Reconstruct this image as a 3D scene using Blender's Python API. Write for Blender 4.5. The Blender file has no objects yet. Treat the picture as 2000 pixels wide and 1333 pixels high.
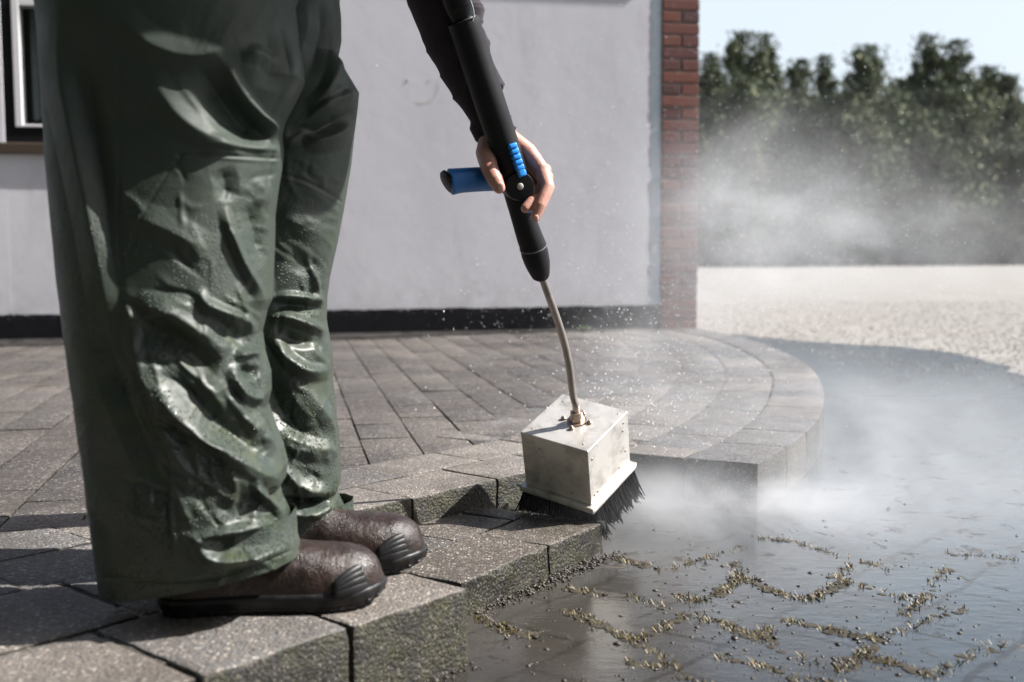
import bpy, bmesh, math, random
import numpy as np
from mathutils import Vector, Matrix, noise
random.seed(7); rng = np.random.default_rng(7)
R = math.radians
scn = bpy.context.scene

# ------------------------------------------------------------------ camera
FPX, HOR, ROLL, CAMZ = 2200.0, 492.0, 0.005, 0.50
PITCH = math.atan((666.5 - HOR) / FPX)
CF = Vector((0, math.cos(PITCH), -math.sin(PITCH)))
U0 = Vector((0, math.sin(PITCH), math.cos(PITCH))); R0 = Vector((1, 0, 0))
CR = (R0 - U0 * ROLL).normalized(); CU = (U0 + R0 * ROLL).normalized()
CL = Vector((0, 0, CAMZ))
cam_d = bpy.data.cameras.new('camera'); cam = bpy.data.objects.new('camera', cam_d)
scn.collection.objects.link(cam)
M3 = Matrix((CR, CU, -CF)).transposed()
cam.matrix_world = Matrix.Translation(CL) @ M3.to_4x4()
cam_d.sensor_width = 36.0; cam_d.lens = FPX / 2000 * 36
cam_d.clip_start = 0.02; cam_d.clip_end = 3000
cam_d.dof.use_dof = True; cam_d.dof.focus_distance = 1.77; cam_d.dof.aperture_fstop = 4.2
scn.camera = cam

# ------------------------------------------------------------------ sky, sun, exposure
SUN_AZ, SUN_EL = R(2.0), R(46.0)           # angle from +X towards +Y, elevation
SD = Vector((math.cos(SUN_AZ) * math.cos(SUN_EL), math.sin(SUN_AZ) * math.cos(SUN_EL), math.sin(SUN_EL)))
world = bpy.data.worlds.new('World'); scn.world = world; world.use_nodes = True
wn = world.node_tree; sky = wn.nodes.new('ShaderNodeTexSky'); sky.sky_type = 'NISHITA'
sky.sun_disc = False; sky.sun_elevation = SUN_EL; sky.sun_rotation = math.pi / 2 - SUN_AZ
sky.air_density = 1.0; sky.dust_density = 3.5; sky.ozone_density = 1.0
bg = wn.nodes['Background']; bg.inputs[1].default_value = 0.052
tcw = wn.nodes.new('ShaderNodeTexCoord'); sxw = wn.nodes.new('ShaderNodeSeparateXYZ'); wn.links.new(tcw.outputs['Generated'], sxw.inputs[0])
hz = wn.nodes.new('ShaderNodeValToRGB'); wn.links.new(sxw.outputs[2], hz.inputs[0])      # pale haze low in the sky
hz.color_ramp.elements[0].position = 0.21; hz.color_ramp.elements[0].color = (1, 1, 1, 1); hz.color_ramp.elements[1].position = 0.36; hz.color_ramp.elements[1].color = (0, 0, 0, 1)
mxw = wn.nodes.new('ShaderNodeMix'); mxw.data_type = 'RGBA'; wn.links.new(hz.outputs[0], mxw.inputs[0]); wn.links.new(sky.outputs[0], mxw.inputs[6])
mlw = wn.nodes.new('ShaderNodeMix'); mlw.data_type = 'RGBA'; mlw.inputs[0].default_value = 0.62; wn.links.new(sky.outputs[0], mlw.inputs[6]); mlw.inputs[7].default_value = (8.8, 9.7, 10.6, 1)
wn.links.new(mlw.outputs[2], mxw.inputs[7]); wn.links.new(mxw.outputs[2], bg.inputs[0])
sun_d = bpy.data.lights.new('sun', 'SUN'); sun_d.energy = 5.0; sun_d.angle = R(0.53); sun_d.color = (1.0, 0.97, 0.93)
sun = bpy.data.objects.new('sun', sun_d); scn.collection.objects.link(sun)
sun.rotation_mode = 'QUATERNION'; sun.rotation_quaternion = SD.to_track_quat('Z', 'Y')
scn.view_settings.view_transform = 'Standard'; scn.view_settings.look = 'None'
scn.view_settings.exposure = 1.3; scn.view_settings.gamma = 1.0
cy = scn.cycles
cy.use_denoising = True
cy.volume_bounces = 1; cy.volume_max_steps = 256; cy.volume_step_rate = 1.5
cy.max_bounces = 8; cy.transparent_max_bounces = 16
cy.sample_clamp_indirect = 4.0; cy.sample_clamp_direct = 12.0

# ------------------------------------------------------------------ helpers
def ray(px, py):
    return CF * FPX + CR * (px - 1000) + CU * (666.5 - py)
def P(px, py, z=0.0):
    d = ray(px, py); return CL + d * ((z - CL.z) / d.z)
def D(px, py, y):
    d = ray(px, py); return CL + d * (y / d.y)
def proj(A):                                   # numpy (n,3) -> px, py
    v = A - np.array(CL); f = v @ np.array(CF)
    return 1000 + FPX * (v @ np.array(CR)) / f, 666.5 - FPX * (v @ np.array(CU)) / f
def lerp(a, b, t): return a + (b - a) * t

def tag(o, label=None, cat=None, group=None, kind=None):
    if label: o['label'] = label
    if cat: o['category'] = cat
    if group: o['group'] = group
    if kind: o['kind'] = kind
    return o
def link(o, parent=None):
    scn.collection.objects.link(o)
    if parent is not None: o.parent = parent
    return o
def empty(name, loc=(0, 0, 0)):
    o = bpy.data.objects.new(name, None); o.location = loc; o.empty_display_size = 0.1
    return link(o)
def world_of(o):
    m = Matrix.Translation(o.location) if o.parent is None else world_of(o.parent) @ Matrix.Translation(o.location)
    return m
def finish(name, me, mat, parent=None, smooth=True, auto=None):
    if mat is not None and not me.materials: me.materials.append(mat)
    if parent is not None:
        off = world_of(parent).translation
        if off.length > 0: me.transform(Matrix.Translation(-off))
    o = bpy.data.objects.new(name, me); link(o, parent)
    if smooth:
        me.polygons.foreach_set('use_smooth', [True] * len(me.polygons))
        if auto is not None: me.set_sharp_from_angle(angle=auto)
    return o
def from_bm(name, bm, mat, parent=None, smooth=False, auto=None):
    me = bpy.data.meshes.new(name); bm.to_mesh(me); bm.free()
    return finish(name, me, mat, parent, smooth, auto)
def from_arrays(name, V, F, mat, parent=None, smooth=True, auto=None):
    me = bpy.data.meshes.new(name)
    V = np.asarray(V, dtype=np.float32); F = np.asarray(F, dtype=np.int32); k = F.shape[1]
    me.vertices.add(len(V)); me.vertices.foreach_set('co', V.ravel())
    me.loops.add(F.size); me.loops.foreach_set('vertex_index', F.ravel())
    me.polygons.add(len(F)); me.polygons.foreach_set('loop_start', np.arange(0, F.size, k, dtype=np.int32))
    me.update(calc_edges=True); me.validate()
    return finish(name, me, mat, parent, smooth, auto)
def grid_faces(nu, nv, closed_v=True):
    i = np.arange(nu - 1)[:, None]; j = np.arange(nv if closed_v else nv - 1)[None, :]
    a = i * nv + j; b = i * nv + (j + 1) % nv
    return np.stack([a, b, b + nv, a + nv], -1).reshape(-1, 4)
def add_box(bm, c, s, rot=None, bevel=0.0, seg=2):
    r = bmesh.ops.create_cube(bm, size=1.0); vs = r['verts']
    m = Matrix.Translation(Vector(c)) @ (rot.to_4x4() if rot is not None else Matrix.Identity(4)) @ Matrix.Diagonal((s[0], s[1], s[2], 1))
    bmesh.ops.transform(bm, matrix=m, verts=vs)
    if bevel > 0:
        es = list({e for v in vs for e in v.link_edges})
        bmesh.ops.bevel(bm, geom=es, offset=bevel, segments=seg, affect='EDGES', profile=0.5)
def frame_along(d, ref=Vector((0, 0, 1))):
    d = d.normalized()
    if abs(d.dot(ref)) > 0.95: ref = Vector((0, 1, 0))
    u = d.cross(ref).normalized(); v = d.cross(u).normalized()
    return u, v
def tube(pts, rad, n=24, cap=True, sub=1):
    """swept tube with a radius at each point -> V, F (quads)"""
    pts = [Vector(p) for p in pts]; V = []; u = None
    for i, p in enumerate(pts):
        d = (pts[min(i + 1, len(pts) - 1)] - pts[max(i - 1, 0)]).normalized()
        if u is None: u, v = frame_along(d)
        else:
            u = (u - d * u.dot(d)).normalized(); v = d.cross(u)
        for k in range(n):
            a = 2 * math.pi * k / n
            V.append(p + (u * math.cos(a) + v * math.sin(a)) * rad[i])
    F = grid_faces(len(pts), n).tolist()
    if cap:
        for base, ci, flip in ((0, 0, False), ((len(pts) - 1) * n, len(pts) - 1, True)):
            c = len(V); V.append(pts[ci])
            for k in range(0, n, 2):
                a, b, e = base + k, base + (k + 1) % n, base + (k + 2) % n
                F.append([c, e, b, a] if not flip else [c, a, b, e])
    return np.array([list(q) for q in V]), np.array(F)
def cat(meshes):
    V = []; F = []; o = 0
    for v, f in meshes:
        V.append(v); F.append(np.asarray(f) + o); o += len(v)
    return np.concatenate(V), np.concatenate(F)
def catmull(pts, n):
    pts = [Vector(p) for p in pts]; out = []
    q = [pts[0] * 2 - pts[1]] + pts + [pts[-1] * 2 - pts[-2]]
    for i in range(1, len(q) - 2):
        for k in range(n):
            t = k / n; a, b, c, d = q[i - 1], q[i], q[i + 1], q[i + 2]
            out.append(0.5 * ((2 * b) + (c - a) * t + (2 * a - 5 * b + 4 * c - d) * t * t + (3 * b - a - 3 * c + d) * t ** 3))
    out.append(pts[-1]); return out

# ------------------------------------------------------------------ node helper
class N:
    def __init__(s, name):
        s.m = bpy.data.materials.new(name); s.m.use_nodes = True; s.t = s.m.node_tree
        s.bsdf = s.t.nodes['Principled BSDF']; s.out = s.t.nodes['Material Output']; s._tc = None
    def new(s, typ, **kw):
        n = s.t.nodes.new(typ)
        for k, v in kw.items(): setattr(n, k, v)
        return n
    def put(s, sock, v):
        if v is None: return
        if isinstance(v, bpy.types.NodeSocket): s.t.links.new(v, sock)
        else: sock.default_value = v
    def pos(s):
        if not s._tc: s._tc = s.new('ShaderNodeNewGeometry')
        return s._tc.outputs['Position']
    def nrm(s): s.pos(); return s._tc.outputs['Normal']
    def isl(s): s.pos(); return s._tc.outputs['Random Per Island']
    def noise(s, scale, detail=4, rough=0.6, vec=None, dist=0.0, col=False):
        n = s.new('ShaderNodeTexNoise'); s.put(n.inputs['Vector'], vec or s.pos())
        n.inputs['Scale'].default_value = scale; n.inputs['Detail'].default_value = detail
        n.inputs['Roughness'].default_value = rough; n.inputs['Distortion'].default_value = dist
        return n.outputs['Color' if col else 'Fac']
    def vor(s, scale, feature='F1', out='Distance', vec=None, rnd=1.0):
        n = s.new('ShaderNodeTexVoronoi', feature=feature); s.put(n.inputs['Vector'], vec or s.pos())
        n.inputs['Scale'].default_value = scale; n.inputs['Randomness'].default_value = rnd
        return n.outputs[out]
    def ramp(s, v, stops, interp='LINEAR'):
        n = s.new('ShaderNodeValToRGB'); n.color_ramp.interpolation = interp; e = n.color_ramp.elements
        while len(e) < len(stops): e.new(0.5)
        for i, (p, c) in enumerate(stops):
            e[i].position = p; e[i].color = (c, c, c, 1) if isinstance(c, (int, float)) else (*c, 1)
        s.put(n.inputs[0], v); return n.outputs[0]
    def math(s, op, a, b=None, c=None, clamp=False):
        n = s.new('ShaderNodeMath', operation=op, use_clamp=clamp)
        for i, v in enumerate((a, b, c)): 
            if v is not None: s.put(n.inputs[i], v)
        return n.outputs[0]
    def vmath(s, op, a, b=None, out=0):
        n = s.new('ShaderNodeVectorMath', operation=op)
        for i, v in enumerate((a, b)):
            if v is not None: s.put(n.inputs[i], v)
        return n.outputs[out]
    def mix(s, f, a, b, mode='MIX'):
        n = s.new('ShaderNodeMix', data_type='RGBA', blend_type=mode)
        s.put(n.inputs[0], f)
        for i, v in ((6, a), (7, b)):
            s.put(n.inputs[i], (*v, 1) if isinstance(v, tuple) and len(v) == 3 else v)
        return n.outputs[2]
    def mixf(s, f, a, b):
        n = s.new('ShaderNodeMix', data_type='FLOAT'); s.put(n.inputs[0], f); s.put(n.inputs[2], a); s.put(n.inputs[3], b)
        return n.outputs[0]
    def map(s, scale=(1, 1, 1), rot=(0, 0, 0), loc=(0, 0, 0), vec=None):
        n = s.new('ShaderNodeMapping'); s.put(n.inputs[0], vec or s.pos())
        n.inputs[1].default_value = loc; n.inputs[2].default_value = rot; n.inputs[3].default_value = scale
        return n.outputs[0]
    def sep(s, v):
        n = s.new('ShaderNodeSeparateXYZ'); s.put(n.inputs[0], v); return n.outputs
    def bump(s, h, strength=0.5, dist=0.002, normal=None):
        n = s.new('ShaderNodeBump'); s.put(n.inputs['Height'], h); s.put(n.inputs['Strength'], strength)
        n.inputs['Distance'].default_value = dist
        if normal is not None: s.put(n.inputs['Normal'], normal)
        return n.outputs[0]
    def set(s, color=None, rough=None, metal=None, normal=None, spec=None, **kw):
        i = s.bsdf.inputs
        if color is not None: s.put(i['Base Color'], (*color, 1) if isinstance(color, tuple) and len(color) == 3 else color)
        s.put(i['Roughness'], rough); s.put(i['Metallic'], metal); s.put(i['Normal'], normal)
        s.put(i['Specular IOR Level'], spec)
        for k, v in kw.items(): s.put(i[k.replace('_', ' ')], v)
        return s.m

def simple(name, col, rough=0.5, metal=0.0, bump=None, var=0.12, spec=0.5):
    n = N(name); f = n.noise(60, 3)
    c = n.mix(n.math('MULTIPLY', f, 1.0), tuple(x * (1 - var) for x in col), tuple(min(1, x * (1 + var)) for x in col))
    nm = n.bump(n.noise(bump[0], 3), bump[1], 0.001) if bump else None
    return n.set(c, n.ramp(n.noise(25, 3), [(0.3, max(0.02, rough - .08)), (0.7, min(1, rough + .08))]), metal, nm, spec)

# ------------------------------------------------------------------ materials
def mat_concrete(name, moss=1.0, wet=0.0, c0=(0.20, 0.185, 0.17), c1=(0.30, 0.27, 0.245), iso=True):
    n = N(name); z = n.sep(n.nrm())[2]
    base = n.mix(n.noise(5, 4), c0, c1)
    if iso:
        t = n.ramp(n.isl(), [(0.0, (0.62, 0.64, 0.69)), (0.35, (0.85, 0.87, 0.92)), (0.65, (1.08, 0.96, 0.88)), (1.0, (1.30, 1.22, 1.15))])
        base = n.mix(1.0, base, t, 'MULTIPLY')
    fine = n.noise(900, 3, 0.7)
    base = n.mix(n.ramp(fine, [(0.38, 0.85), (0.54, 0.0)]), base, (0.055, 0.048, 0.042))
    base = n.mix(n.ramp(n.noise(420, 3, 0.75), [(0.56, 0.0), (0.68, 0.7)]), base, (0.42, 0.385, 0.34))
    cell = n.vor(230, out='Color'); cd = n.vor(230)
    sel = n.math('MULTIPLY', n.ramp(n.sep(cell)[0], [(0.50, 0), (0.54, 1)]), n.ramp(cd, [(0.40, 1), (0.55, 0)]))
    peb = n.ramp(n.sep(cell)[1], [(0.0, (0.50, 0.46, 0.41)), (0.4, (0.30, 0.24, 0.19)), (0.7, (0.10, 0.085, 0.08)), (1.0, (0.035, 0.03, 0.03))])
    base = n.mix(n.math('MULTIPLY', sel, 0.9), base, peb)
    dirt = n.ramp(n.noise(9, 5, 0.65), [(0.42, 0.0), (0.68, 0.6)])
    base = n.mix(dirt, base, (0.065, 0.055, 0.045))
    # moss and grime grown on the upright faces
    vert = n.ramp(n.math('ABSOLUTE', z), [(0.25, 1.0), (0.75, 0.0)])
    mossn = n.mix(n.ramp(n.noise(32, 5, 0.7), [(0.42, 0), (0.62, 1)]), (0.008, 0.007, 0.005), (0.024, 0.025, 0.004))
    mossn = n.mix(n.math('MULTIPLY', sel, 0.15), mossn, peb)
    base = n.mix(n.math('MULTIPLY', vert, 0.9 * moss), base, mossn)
    wetm = n.ramp(n.noise(3.2, 4, 0.6), [(0.40, 0.0), (0.60, 1.0)])
    wetm = n.math('ADD', n.math('MULTIPLY', wetm, wet), wet * 0.35, clamp=True)
    base = n.mix(n.math('MULTIPLY', wetm, 0.5), base, n.mix(1.0, base, (0.42, 0.42, 0.43), 'MULTIPLY'))
    rough = n.mixf(wetm, n.ramp(n.noise(120, 3), [(0.3, 0.55), (0.7, 0.85)]), n.ramp(n.noise(60, 3), [(0.3, 0.16), (0.7, 0.42)]))
    h = n.math('ADD', n.math('MULTIPLY', fine, 0.5), n.math('MULTIPLY', n.math('SUBTRACT', 1.0, cd), 0.8))
    h = n.math('ADD', h, n.math('MULTIPLY', n.noise(120, 4), 1.2))
    nm = n.bump(h, n.mixf(wetm, 1.0, 0.8), 0.0024)
    return n.set(base, rough, 0.0, nm)
M_kerb = mat_concrete('kerb_concrete', 1.0, 0.30, (0.105, 0.103, 0.101), (0.175, 0.171, 0.165))
M_paver = mat_concrete('paver_concrete', 0.6, 0.8, (0.052, 0.051, 0.052), (0.092, 0.086, 0.084))
M_step = mat_concrete('wet_step_concrete', 1.0, 0.9, (0.072, 0.068, 0.060), (0.12, 0.112, 0.098))
M_ring = mat_concrete('border_concrete', 0.5, 0.85, (0.12, 0.122, 0.128), (0.18, 0.183, 0.188))
M_bed = simple('joint_sand', (0.022, 0.018, 0.015), 0.8, 0, (300, 0.6))

def m_plaster():
    n = N('white_render'); p = n.pos(); z = n.sep(p)[2]
    big = n.noise(1.6, 5, 0.6, n.map((1, 1, 0.45)))
    c = n.mix(n.ramp(big, [(0.35, 0), (0.7, 1)]), (0.51, 0.505, 0.545), (0.60, 0.595, 0.635))
    c = n.mix(n.ramp(n.noise(38, 4, 0.7), [(0.28, 0.30), (0.36, 0.0)]), c, (0.36, 0.35, 0.37))
    stain = n.ramp(n.noise(5, 6, 0.78, n.map((1, 1, 0.4))), [(0.52, 0.0), (0.74, 0.5)])
    c = n.mix(stain, c, (0.42, 0.40, 0.43))
    scuff = n.math('MULTIPLY', n.ramp(n.noise(16, 4, 0.7, n.map((0.5, 0.5, 3.0), (0, R(8), 0))), [(0.66, 0), (0.70, 1)]), n.ramp(z, [(0.35, 0.55), (0.62, 0.0)]))
    c = n.mix(scuff, c, (0.17, 0.17, 0.18))
    low = n.math('MULTIPLY', n.ramp(n.noise(11, 4), [(0.4, 0), (0.65, 1)]), n.ramp(z, [(0.22, 0.5), (0.40, 0.0)]))
    c = n.mix(low, c, (0.40, 0.39, 0.40))
    h = n.math('ADD', n.noise(110, 4, 0.6), n.math('MULTIPLY', n.noise(12, 3), 2.0))
    return n.set(c, 0.85, 0, n.bump(h, 0.16, 0.003), 0.3)
M_plaster = m_plaster()
def m_plinth():
    n = N('black_bitumen_paint'); z = n.sep(n.pos())[2]
    c = n.mix(n.noise(20, 4), (0.006, 0.006, 0.008), (0.014, 0.014, 0.017))
    chip = n.math('MULTIPLY', n.ramp(n.noise(75, 4, 0.7), [(0.60, 0), (0.64, 1)]), n.ramp(z, [(0.185, 0.0), (0.205, 0.8)]))
    c = n.mix(chip, c, (0.4, 0.4, 0.42))
    return n.set(c, n.ramp(n.noise(30, 3), [(0.3, 0.35), (0.7, 0.7)]), 0, n.bump(n.noise(90, 4), 0.5, 0.003), 0.12)
M_plinth = m_plinth()
def m_brick():
    n = N('red_brick'); 
    c = n.ramp(n.isl(), [(0.0, (0.045, 0.012, 0.012)), (0.3, (0.10, 0.024, 0.015)), (0.6, (0.14, 0.036, 0.019)), (0.85, (0.075, 0.018, 0.018)), (1.0, (0.035, 0.012, 0.014))])
    c = n.mix(n.ramp(n.noise(45, 4, 0.7), [(0.4, 0), (0.7, 0.6)]), c, (0.11, 0.035, 0.028))
    return n.set(c, 0.75, 0, n.bump(n.noise(160, 4), 0.6, 0.003))
M_brick = m_brick()
M_mortar = simple('mortar', (0.17, 0.148, 0.138), 0.9, 0, (250, 0.6))

def m_gravel():
    n = N('pale_gravel'); 
    cc = n.vor(85, out='Color'); d = n.vor(85)
    c = n.ramp(n.sep(cc)[0], [(0.0, (0.085, 0.078, 0.07)), (0.35, (0.17, 0.16, 0.148)), (0.7, (0.26, 0.25, 0.238)), (1.0, (0.38, 0.37, 0.355))])
    c2 = n.ramp(n.math('ADD', n.math('MULTIPLY', n.noise(14, 6, 0.75), 0.5), n.math('MULTIPLY', n.noise(1.6, 7, 0.85, n.map((1, .35, 1))), 0.5)), [(0.36, (0.10, 0.095, 0.088)), (0.62, (0.26, 0.255, 0.245))])
    c = n.mix(0.5, c, c2); c = n.mix(n.ramp(n.noise(0.7, 4), [(0.35, 0.35), (0.65, 0)]), c, (0.25, 0.225, 0.20))
    h = n.math('SUBTRACT', 1.0, d)
    return n.set(c, 0.85, 0, n.bump(h, 0.8, 0.005), 0.3)
M_gravel = m_gravel()
def m_stone():
    n = N('gravel_stone'); c = n.ramp(n.isl(), [(0, (0.07, 0.06, 0.055)), (0.4, (0.17, 0.155, 0.14)), (0.8, (0.27, 0.255, 0.24)), (1, (0.40, 0.385, 0.365))])
    return n.set(c, 0.7, 0, n.bump(n.noise(200, 3), 0.4, 0.002))
M_stone = m_stone()

def m_drive():
    """driveway setts lying under a film of muddy water"""
    n = N('wet_muddy_driveway'); p = n.pos()
    br = n.new('ShaderNodeTexBrick')
    br.inputs['Scale'].default_value = 1.0; br.inputs['Brick Width'].default_value = 0.21; br.inputs['Row Height'].default_value = 0.14
    br.inputs['Mortar Size'].default_value = 0.007; br.inputs['Mortar Smooth'].default_value = 0.6; br.offset = 0.5
    warp = n.new('ShaderNodeVectorMath', operation='SCALE'); n.put(warp.inputs[0], n.noise(7, 2, col=True)); warp.inputs['Scale'].default_value = 0.035
    n.put(br.inputs['Vector'], n.vmath('ADD', n.map((1, 1, 1), (0, 0, R(-49)), (0.02, -0.0326, 0)), warp.outputs[0]))
    joint = br.outputs['Fac']
    silt = n.noise(4.5, 6, 0.65, dist=0.8)
    c = n.mix(n.ramp(silt, [(0.3, 0), (0.7, 1)]), (0.020, 0.018, 0.015), (0.046, 0.042, 0.037))
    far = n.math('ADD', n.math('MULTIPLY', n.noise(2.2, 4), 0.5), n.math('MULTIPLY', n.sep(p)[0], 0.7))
    c = n.mix(n.ramp(far, [(0.30, 0), (0.72, 1)]), c, (0.040, 0.054, 0.066))  # bluish sky reflection put into the water colour, stronger to the right
    c = n.mix(n.ramp(n.noise(420, 3, 0.7), [(0.58, 0), (0.72, 0.5)]), c, (0.20, 0.175, 0.15))
    c = n.mix(n.math('MULTIPLY', joint, 0.6), c, (0.012, 0.010, 0.007))
    tint = n.ramp(n.noise(7, 2), [(0.4, 0.0), (0.6, 0.35)]); c = n.mix(tint, c, (0.030, 0.026, 0.023))
    # clumped silt that just breaks the surface
    dry = n.ramp(n.noise(15, 7, 0.72, dist=0.5), [(0.60, 0.0), (0.67, 1.0)])
    dry2 = n.math('MULTIPLY', dry, n.ramp(n.noise(1.7, 3), [(0.42, 0.15), (0.6, 1.0)]))
    c = n.mix(n.math('MULTIPLY', dry2, 0.6), c, (0.075, 0.058, 0.042))
    rough = n.mixf(dry2, n.mixf(n.ramp(n.sep(p)[1], [(2.6 / 10, 0.0), (5.0 / 10, 1.0)]) if False else n.math('MULTIPLY', n.math('SUBTRACT', n.sep(p)[1], 1.6), 0.4, clamp=True), n.ramp(n.noise(6, 3), [(0.35, 0.03), (0.7, 0.10)]), 0.30), 0.33)
    rip = n.math('ADD', n.noise(26, 3, 0.55, n.map((1, 1.6, 1))), n.math('MULTIPLY', n.noise(85, 3, 0.6, n.map((1, 1.7, 1))), 0.30))
    fine = n.noise(260, 5, 0.75)
    nm = n.bump(rip, 0.16, 0.004)
    nm = n.bump(fine, n.mixf(dry2, 0.05, 0.9), 0.003, nm)
    nm = n.bump(dry2, 0.5, 0.004, nm)
    return n.set(c, rough, 0, nm, 0.55, IOR=1.45)
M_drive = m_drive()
M_moss = (lambda n: n.set(n.ramp(n.isl(), [(0, (0.030, 0.024, 0.010)), (0.4, (0.075, 0.054, 0.016)), (0.75, (0.15, 0.10, 0.028)), (1, (0.075, 0.080, 0.020))]), 0.55))(N('ochre_moss'))
M_mud = (lambda n: n.set(n.ramp(n.isl(), [(0, (0.010, 0.008, 0.006)), (0.6, (0.032, 0.024, 0.017)), (1, (0.085, 0.068, 0.052))]), 0.42, 0, n.bump(n.noise(500, 3), 0.5, 0.001)))(N('wet_mud'))

def m_trouser():
    n = N('green_waterproof_rubberised_cloth'); p = n.pos(); z = n.sep(p)[2]
    c = n.mix(n.noise(6, 4), (0.024, 0.034, 0.027), (0.036, 0.047, 0.037))
    low = n.ramp(z, [(0.30, 1.0), (0.62, 0.0)])
    sp = n.math('MULTIPLY', n.ramp(n.noise(95, 5, 0.75), [(0.575, 0), (0.61, 1)]), n.ramp(n.noise(9, 4), [(0.42, 0), (0.56, 1)]))
    mud = n.math('MULTIPLY', sp, n.ramp(z, [(0.36, 1.0), (0.60, 0.35)]))
    c = n.mix(n.math('MULTIPLY', mud, 0.85), c, (0.022, 0.022, 0.012))
    alg = n.math('MULTIPLY', n.ramp(n.noise(28, 5, 0.7), [(0.48, 0), (0.66, 0.7)]), low)
    c = n.mix(alg, c, (0.040, 0.050, 0.022))
    drops = n.vor(260); dr = n.math('MULTIPLY', n.ramp(drops, [(0.14, 1.0), (0.36, 0.0)]), n.ramp(n.noise(20, 3), [(0.42, 0), (0.55, 1)]))
    dr = n.math('MULTIPLY', dr, low)
    rough = n.mixf(low, n.ramp(n.noise(14, 3), [(0.3, 0.52), (0.7, 0.66)]), n.ramp(n.noise(22, 4), [(0.35, 0.33), (0.65, 0.58)]))
    nm = n.bump(n.noise(34, 4, 0.55, dist=0.4), 0.35, 0.004)
    nm = n.bump(n.noise(700, 2), 0.15, 0.0006, nm)
    nm = n.bump(dr, 1.0, 0.0022, nm); rough = n.mixf(dr, rough, 0.10)
    return n.set(c, rough, 0, nm, n.mixf(low, 0.32, 0.45))
M_trouser = m_trouser()
M_jacket = (lambda n: n.set(n.mix(n.noise(40, 3), (0.024, 0.018, 0.024), (0.036, 0.029, 0.037)), 0.85, 0, n.bump(n.noise(900, 2), 0.4, 0.0008), 0.12, Sheen_Weight=0.08, Sheen_Roughness=0.5))(N('dark_knit_fabric'))
def m_skin():
    n = N('skin')
    c = n.mix(n.ramp(n.noise(38, 4), [(0.35, 0), (0.65, 1)]), (0.40, 0.19, 0.145), (0.50, 0.275, 0.22))
    c = n.mix(n.ramp(n.noise(85, 4), [(0.55, 0), (0.7, 0.35)]), c, (0.50, 0.19, 0.13))
    h = n.math('ADD', n.noise(260, 4, 0.6), n.math('MULTIPLY', n.vor(420), 0.5))
    return n.set(c, 0.42, 0, n.bump(h, 0.3, 0.0012), 0.45, Subsurface_Weight=0.12, Subsurface_Scale=0.006)
M_skin = m_skin()
def m_leather():
    n = N('brown_wet_leather')
    c = n.mix(n.ramp(n.noise(16, 5, 0.6), [(0.35, 0), (0.65, 1)]), (0.012, 0.007, 0.006), (0.028, 0.0145, 0.0105))
    c = n.mix(n.ramp(n.noise(55, 5, 0.7), [(0.54, 0), (0.68, 0.6)]), c, (0.060, 0.046, 0.043))
    nm = n.bump(n.noise(70, 6, 0.7), 0.9, 0.003); nm = n.bump(n.vor(700), 0.25, 0.0008, nm)
    return n.set(c, n.ramp(n.noise(34, 5, 0.7), [(0.38, 0.20), (0.64, 0.48)]), 0, nm, 0.5)
M_leather = m_leather()
M_rubber = (lambda n: n.set(n.mix(n.ramp(n.noise(60, 4, 0.7), [(0.5, 0), (0.7, 0.6)]), (0.008, 0.008, 0.009), (0.028, 0.024, 0.021)), n.ramp(n.noise(40, 3), [(0.3, 0.32), (0.7, 0.6)]), 0, n.bump(n.noise(300, 3), 0.3, 0.001), 0.3))(N('black_boot_rubber'))
M_foam = simple('black_foam_grip', (0.010, 0.010, 0.012), 0.5, 0, (700, 0.15), spec=0.22)
M_black = simple('black_plastic', (0.008, 0.008, 0.009), 0.38, spec=0.25)
M_blue = simple('blue_plastic', (0.012, 0.115, 0.36), 0.42, 0, (500, 0.1))
M_blue2 = simple('bright_blue_plastic', (0.015, 0.22, 0.68), 0.35)
def m_steel(name, tint=(0.62, 0.58, 0.54), r=(0.28, 0.46), dirt=0.75, metal=0.75):
    n = N(name); 
    sp = n.math('MULTIPLY', n.ramp(n.noise(150, 5, 0.75), [(0.60, 0), (0.66, 1)]), n.ramp(n.noise(24, 3), [(0.4, 0), (0.6, 1)]))
    sm = n.ramp(n.noise(22, 6, 0.7, dist=0.6), [(0.46, 0), (0.70, 0.62)])
    c = n.mix(sm, tint, (0.20, 0.175, 0.15)); c = n.mix(n.math('MULTIPLY', sp, dirt), c, (0.05, 0.042, 0.035))
    return n.set(c, n.ramp(n.noise(50, 4), [(0.3, r[0]), (0.7, r[1])]), n.mixf(sp, metal, 0.0), n.bump(n.noise(60, 4), 0.12, 0.001))
M_steel = m_steel('mud_spotted_sheet_steel', (0.60, 0.575, 0.54), (0.38, 0.52), metal=0.6)
M_tube = m_steel('stainless_tube', (0.40, 0.35, 0.32), (0.25, 0.4), 0.6, 0.8)
M_bolt = m_steel('rusty_bolt', (0.38, 0.30, 0.25), (0.3, 0.5), 0.8, 0.7)
M_bristle = simple('black_bristle', (0.006, 0.006, 0.008), 0.38, 0, None, 0.2, 0.35)
M_winblack = simple('black_window_paint', (0.006, 0.006, 0.007), 0.5, spec=0.15)
M_winwhite = simple('white_sash_paint', (0.62, 0.61, 0.63), 0.45)
M_sill = simple('brown_tile_sill', (0.045, 0.030, 0.020), 0.6, 0, (90, 0.5))
M_curtain = (lambda n: n.set(n.mix(n.noise(20, 3), (0.10, 0.12, 0.12), (0.17, 0.19, 0.19)), 0.9))(N('grey_net_curtain'))
M_dark = simple('dark_room', (0.008, 0.008, 0.009), 0.9)
M_fascia = simple('brown_fascia_board', (0.055, 0.034, 0.022), 0.6, 0, (80, 0.4))
M_roof = simple('roof_felt', (0.05, 0.045, 0.042), 0.85, 0, (120, 0.5))
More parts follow.
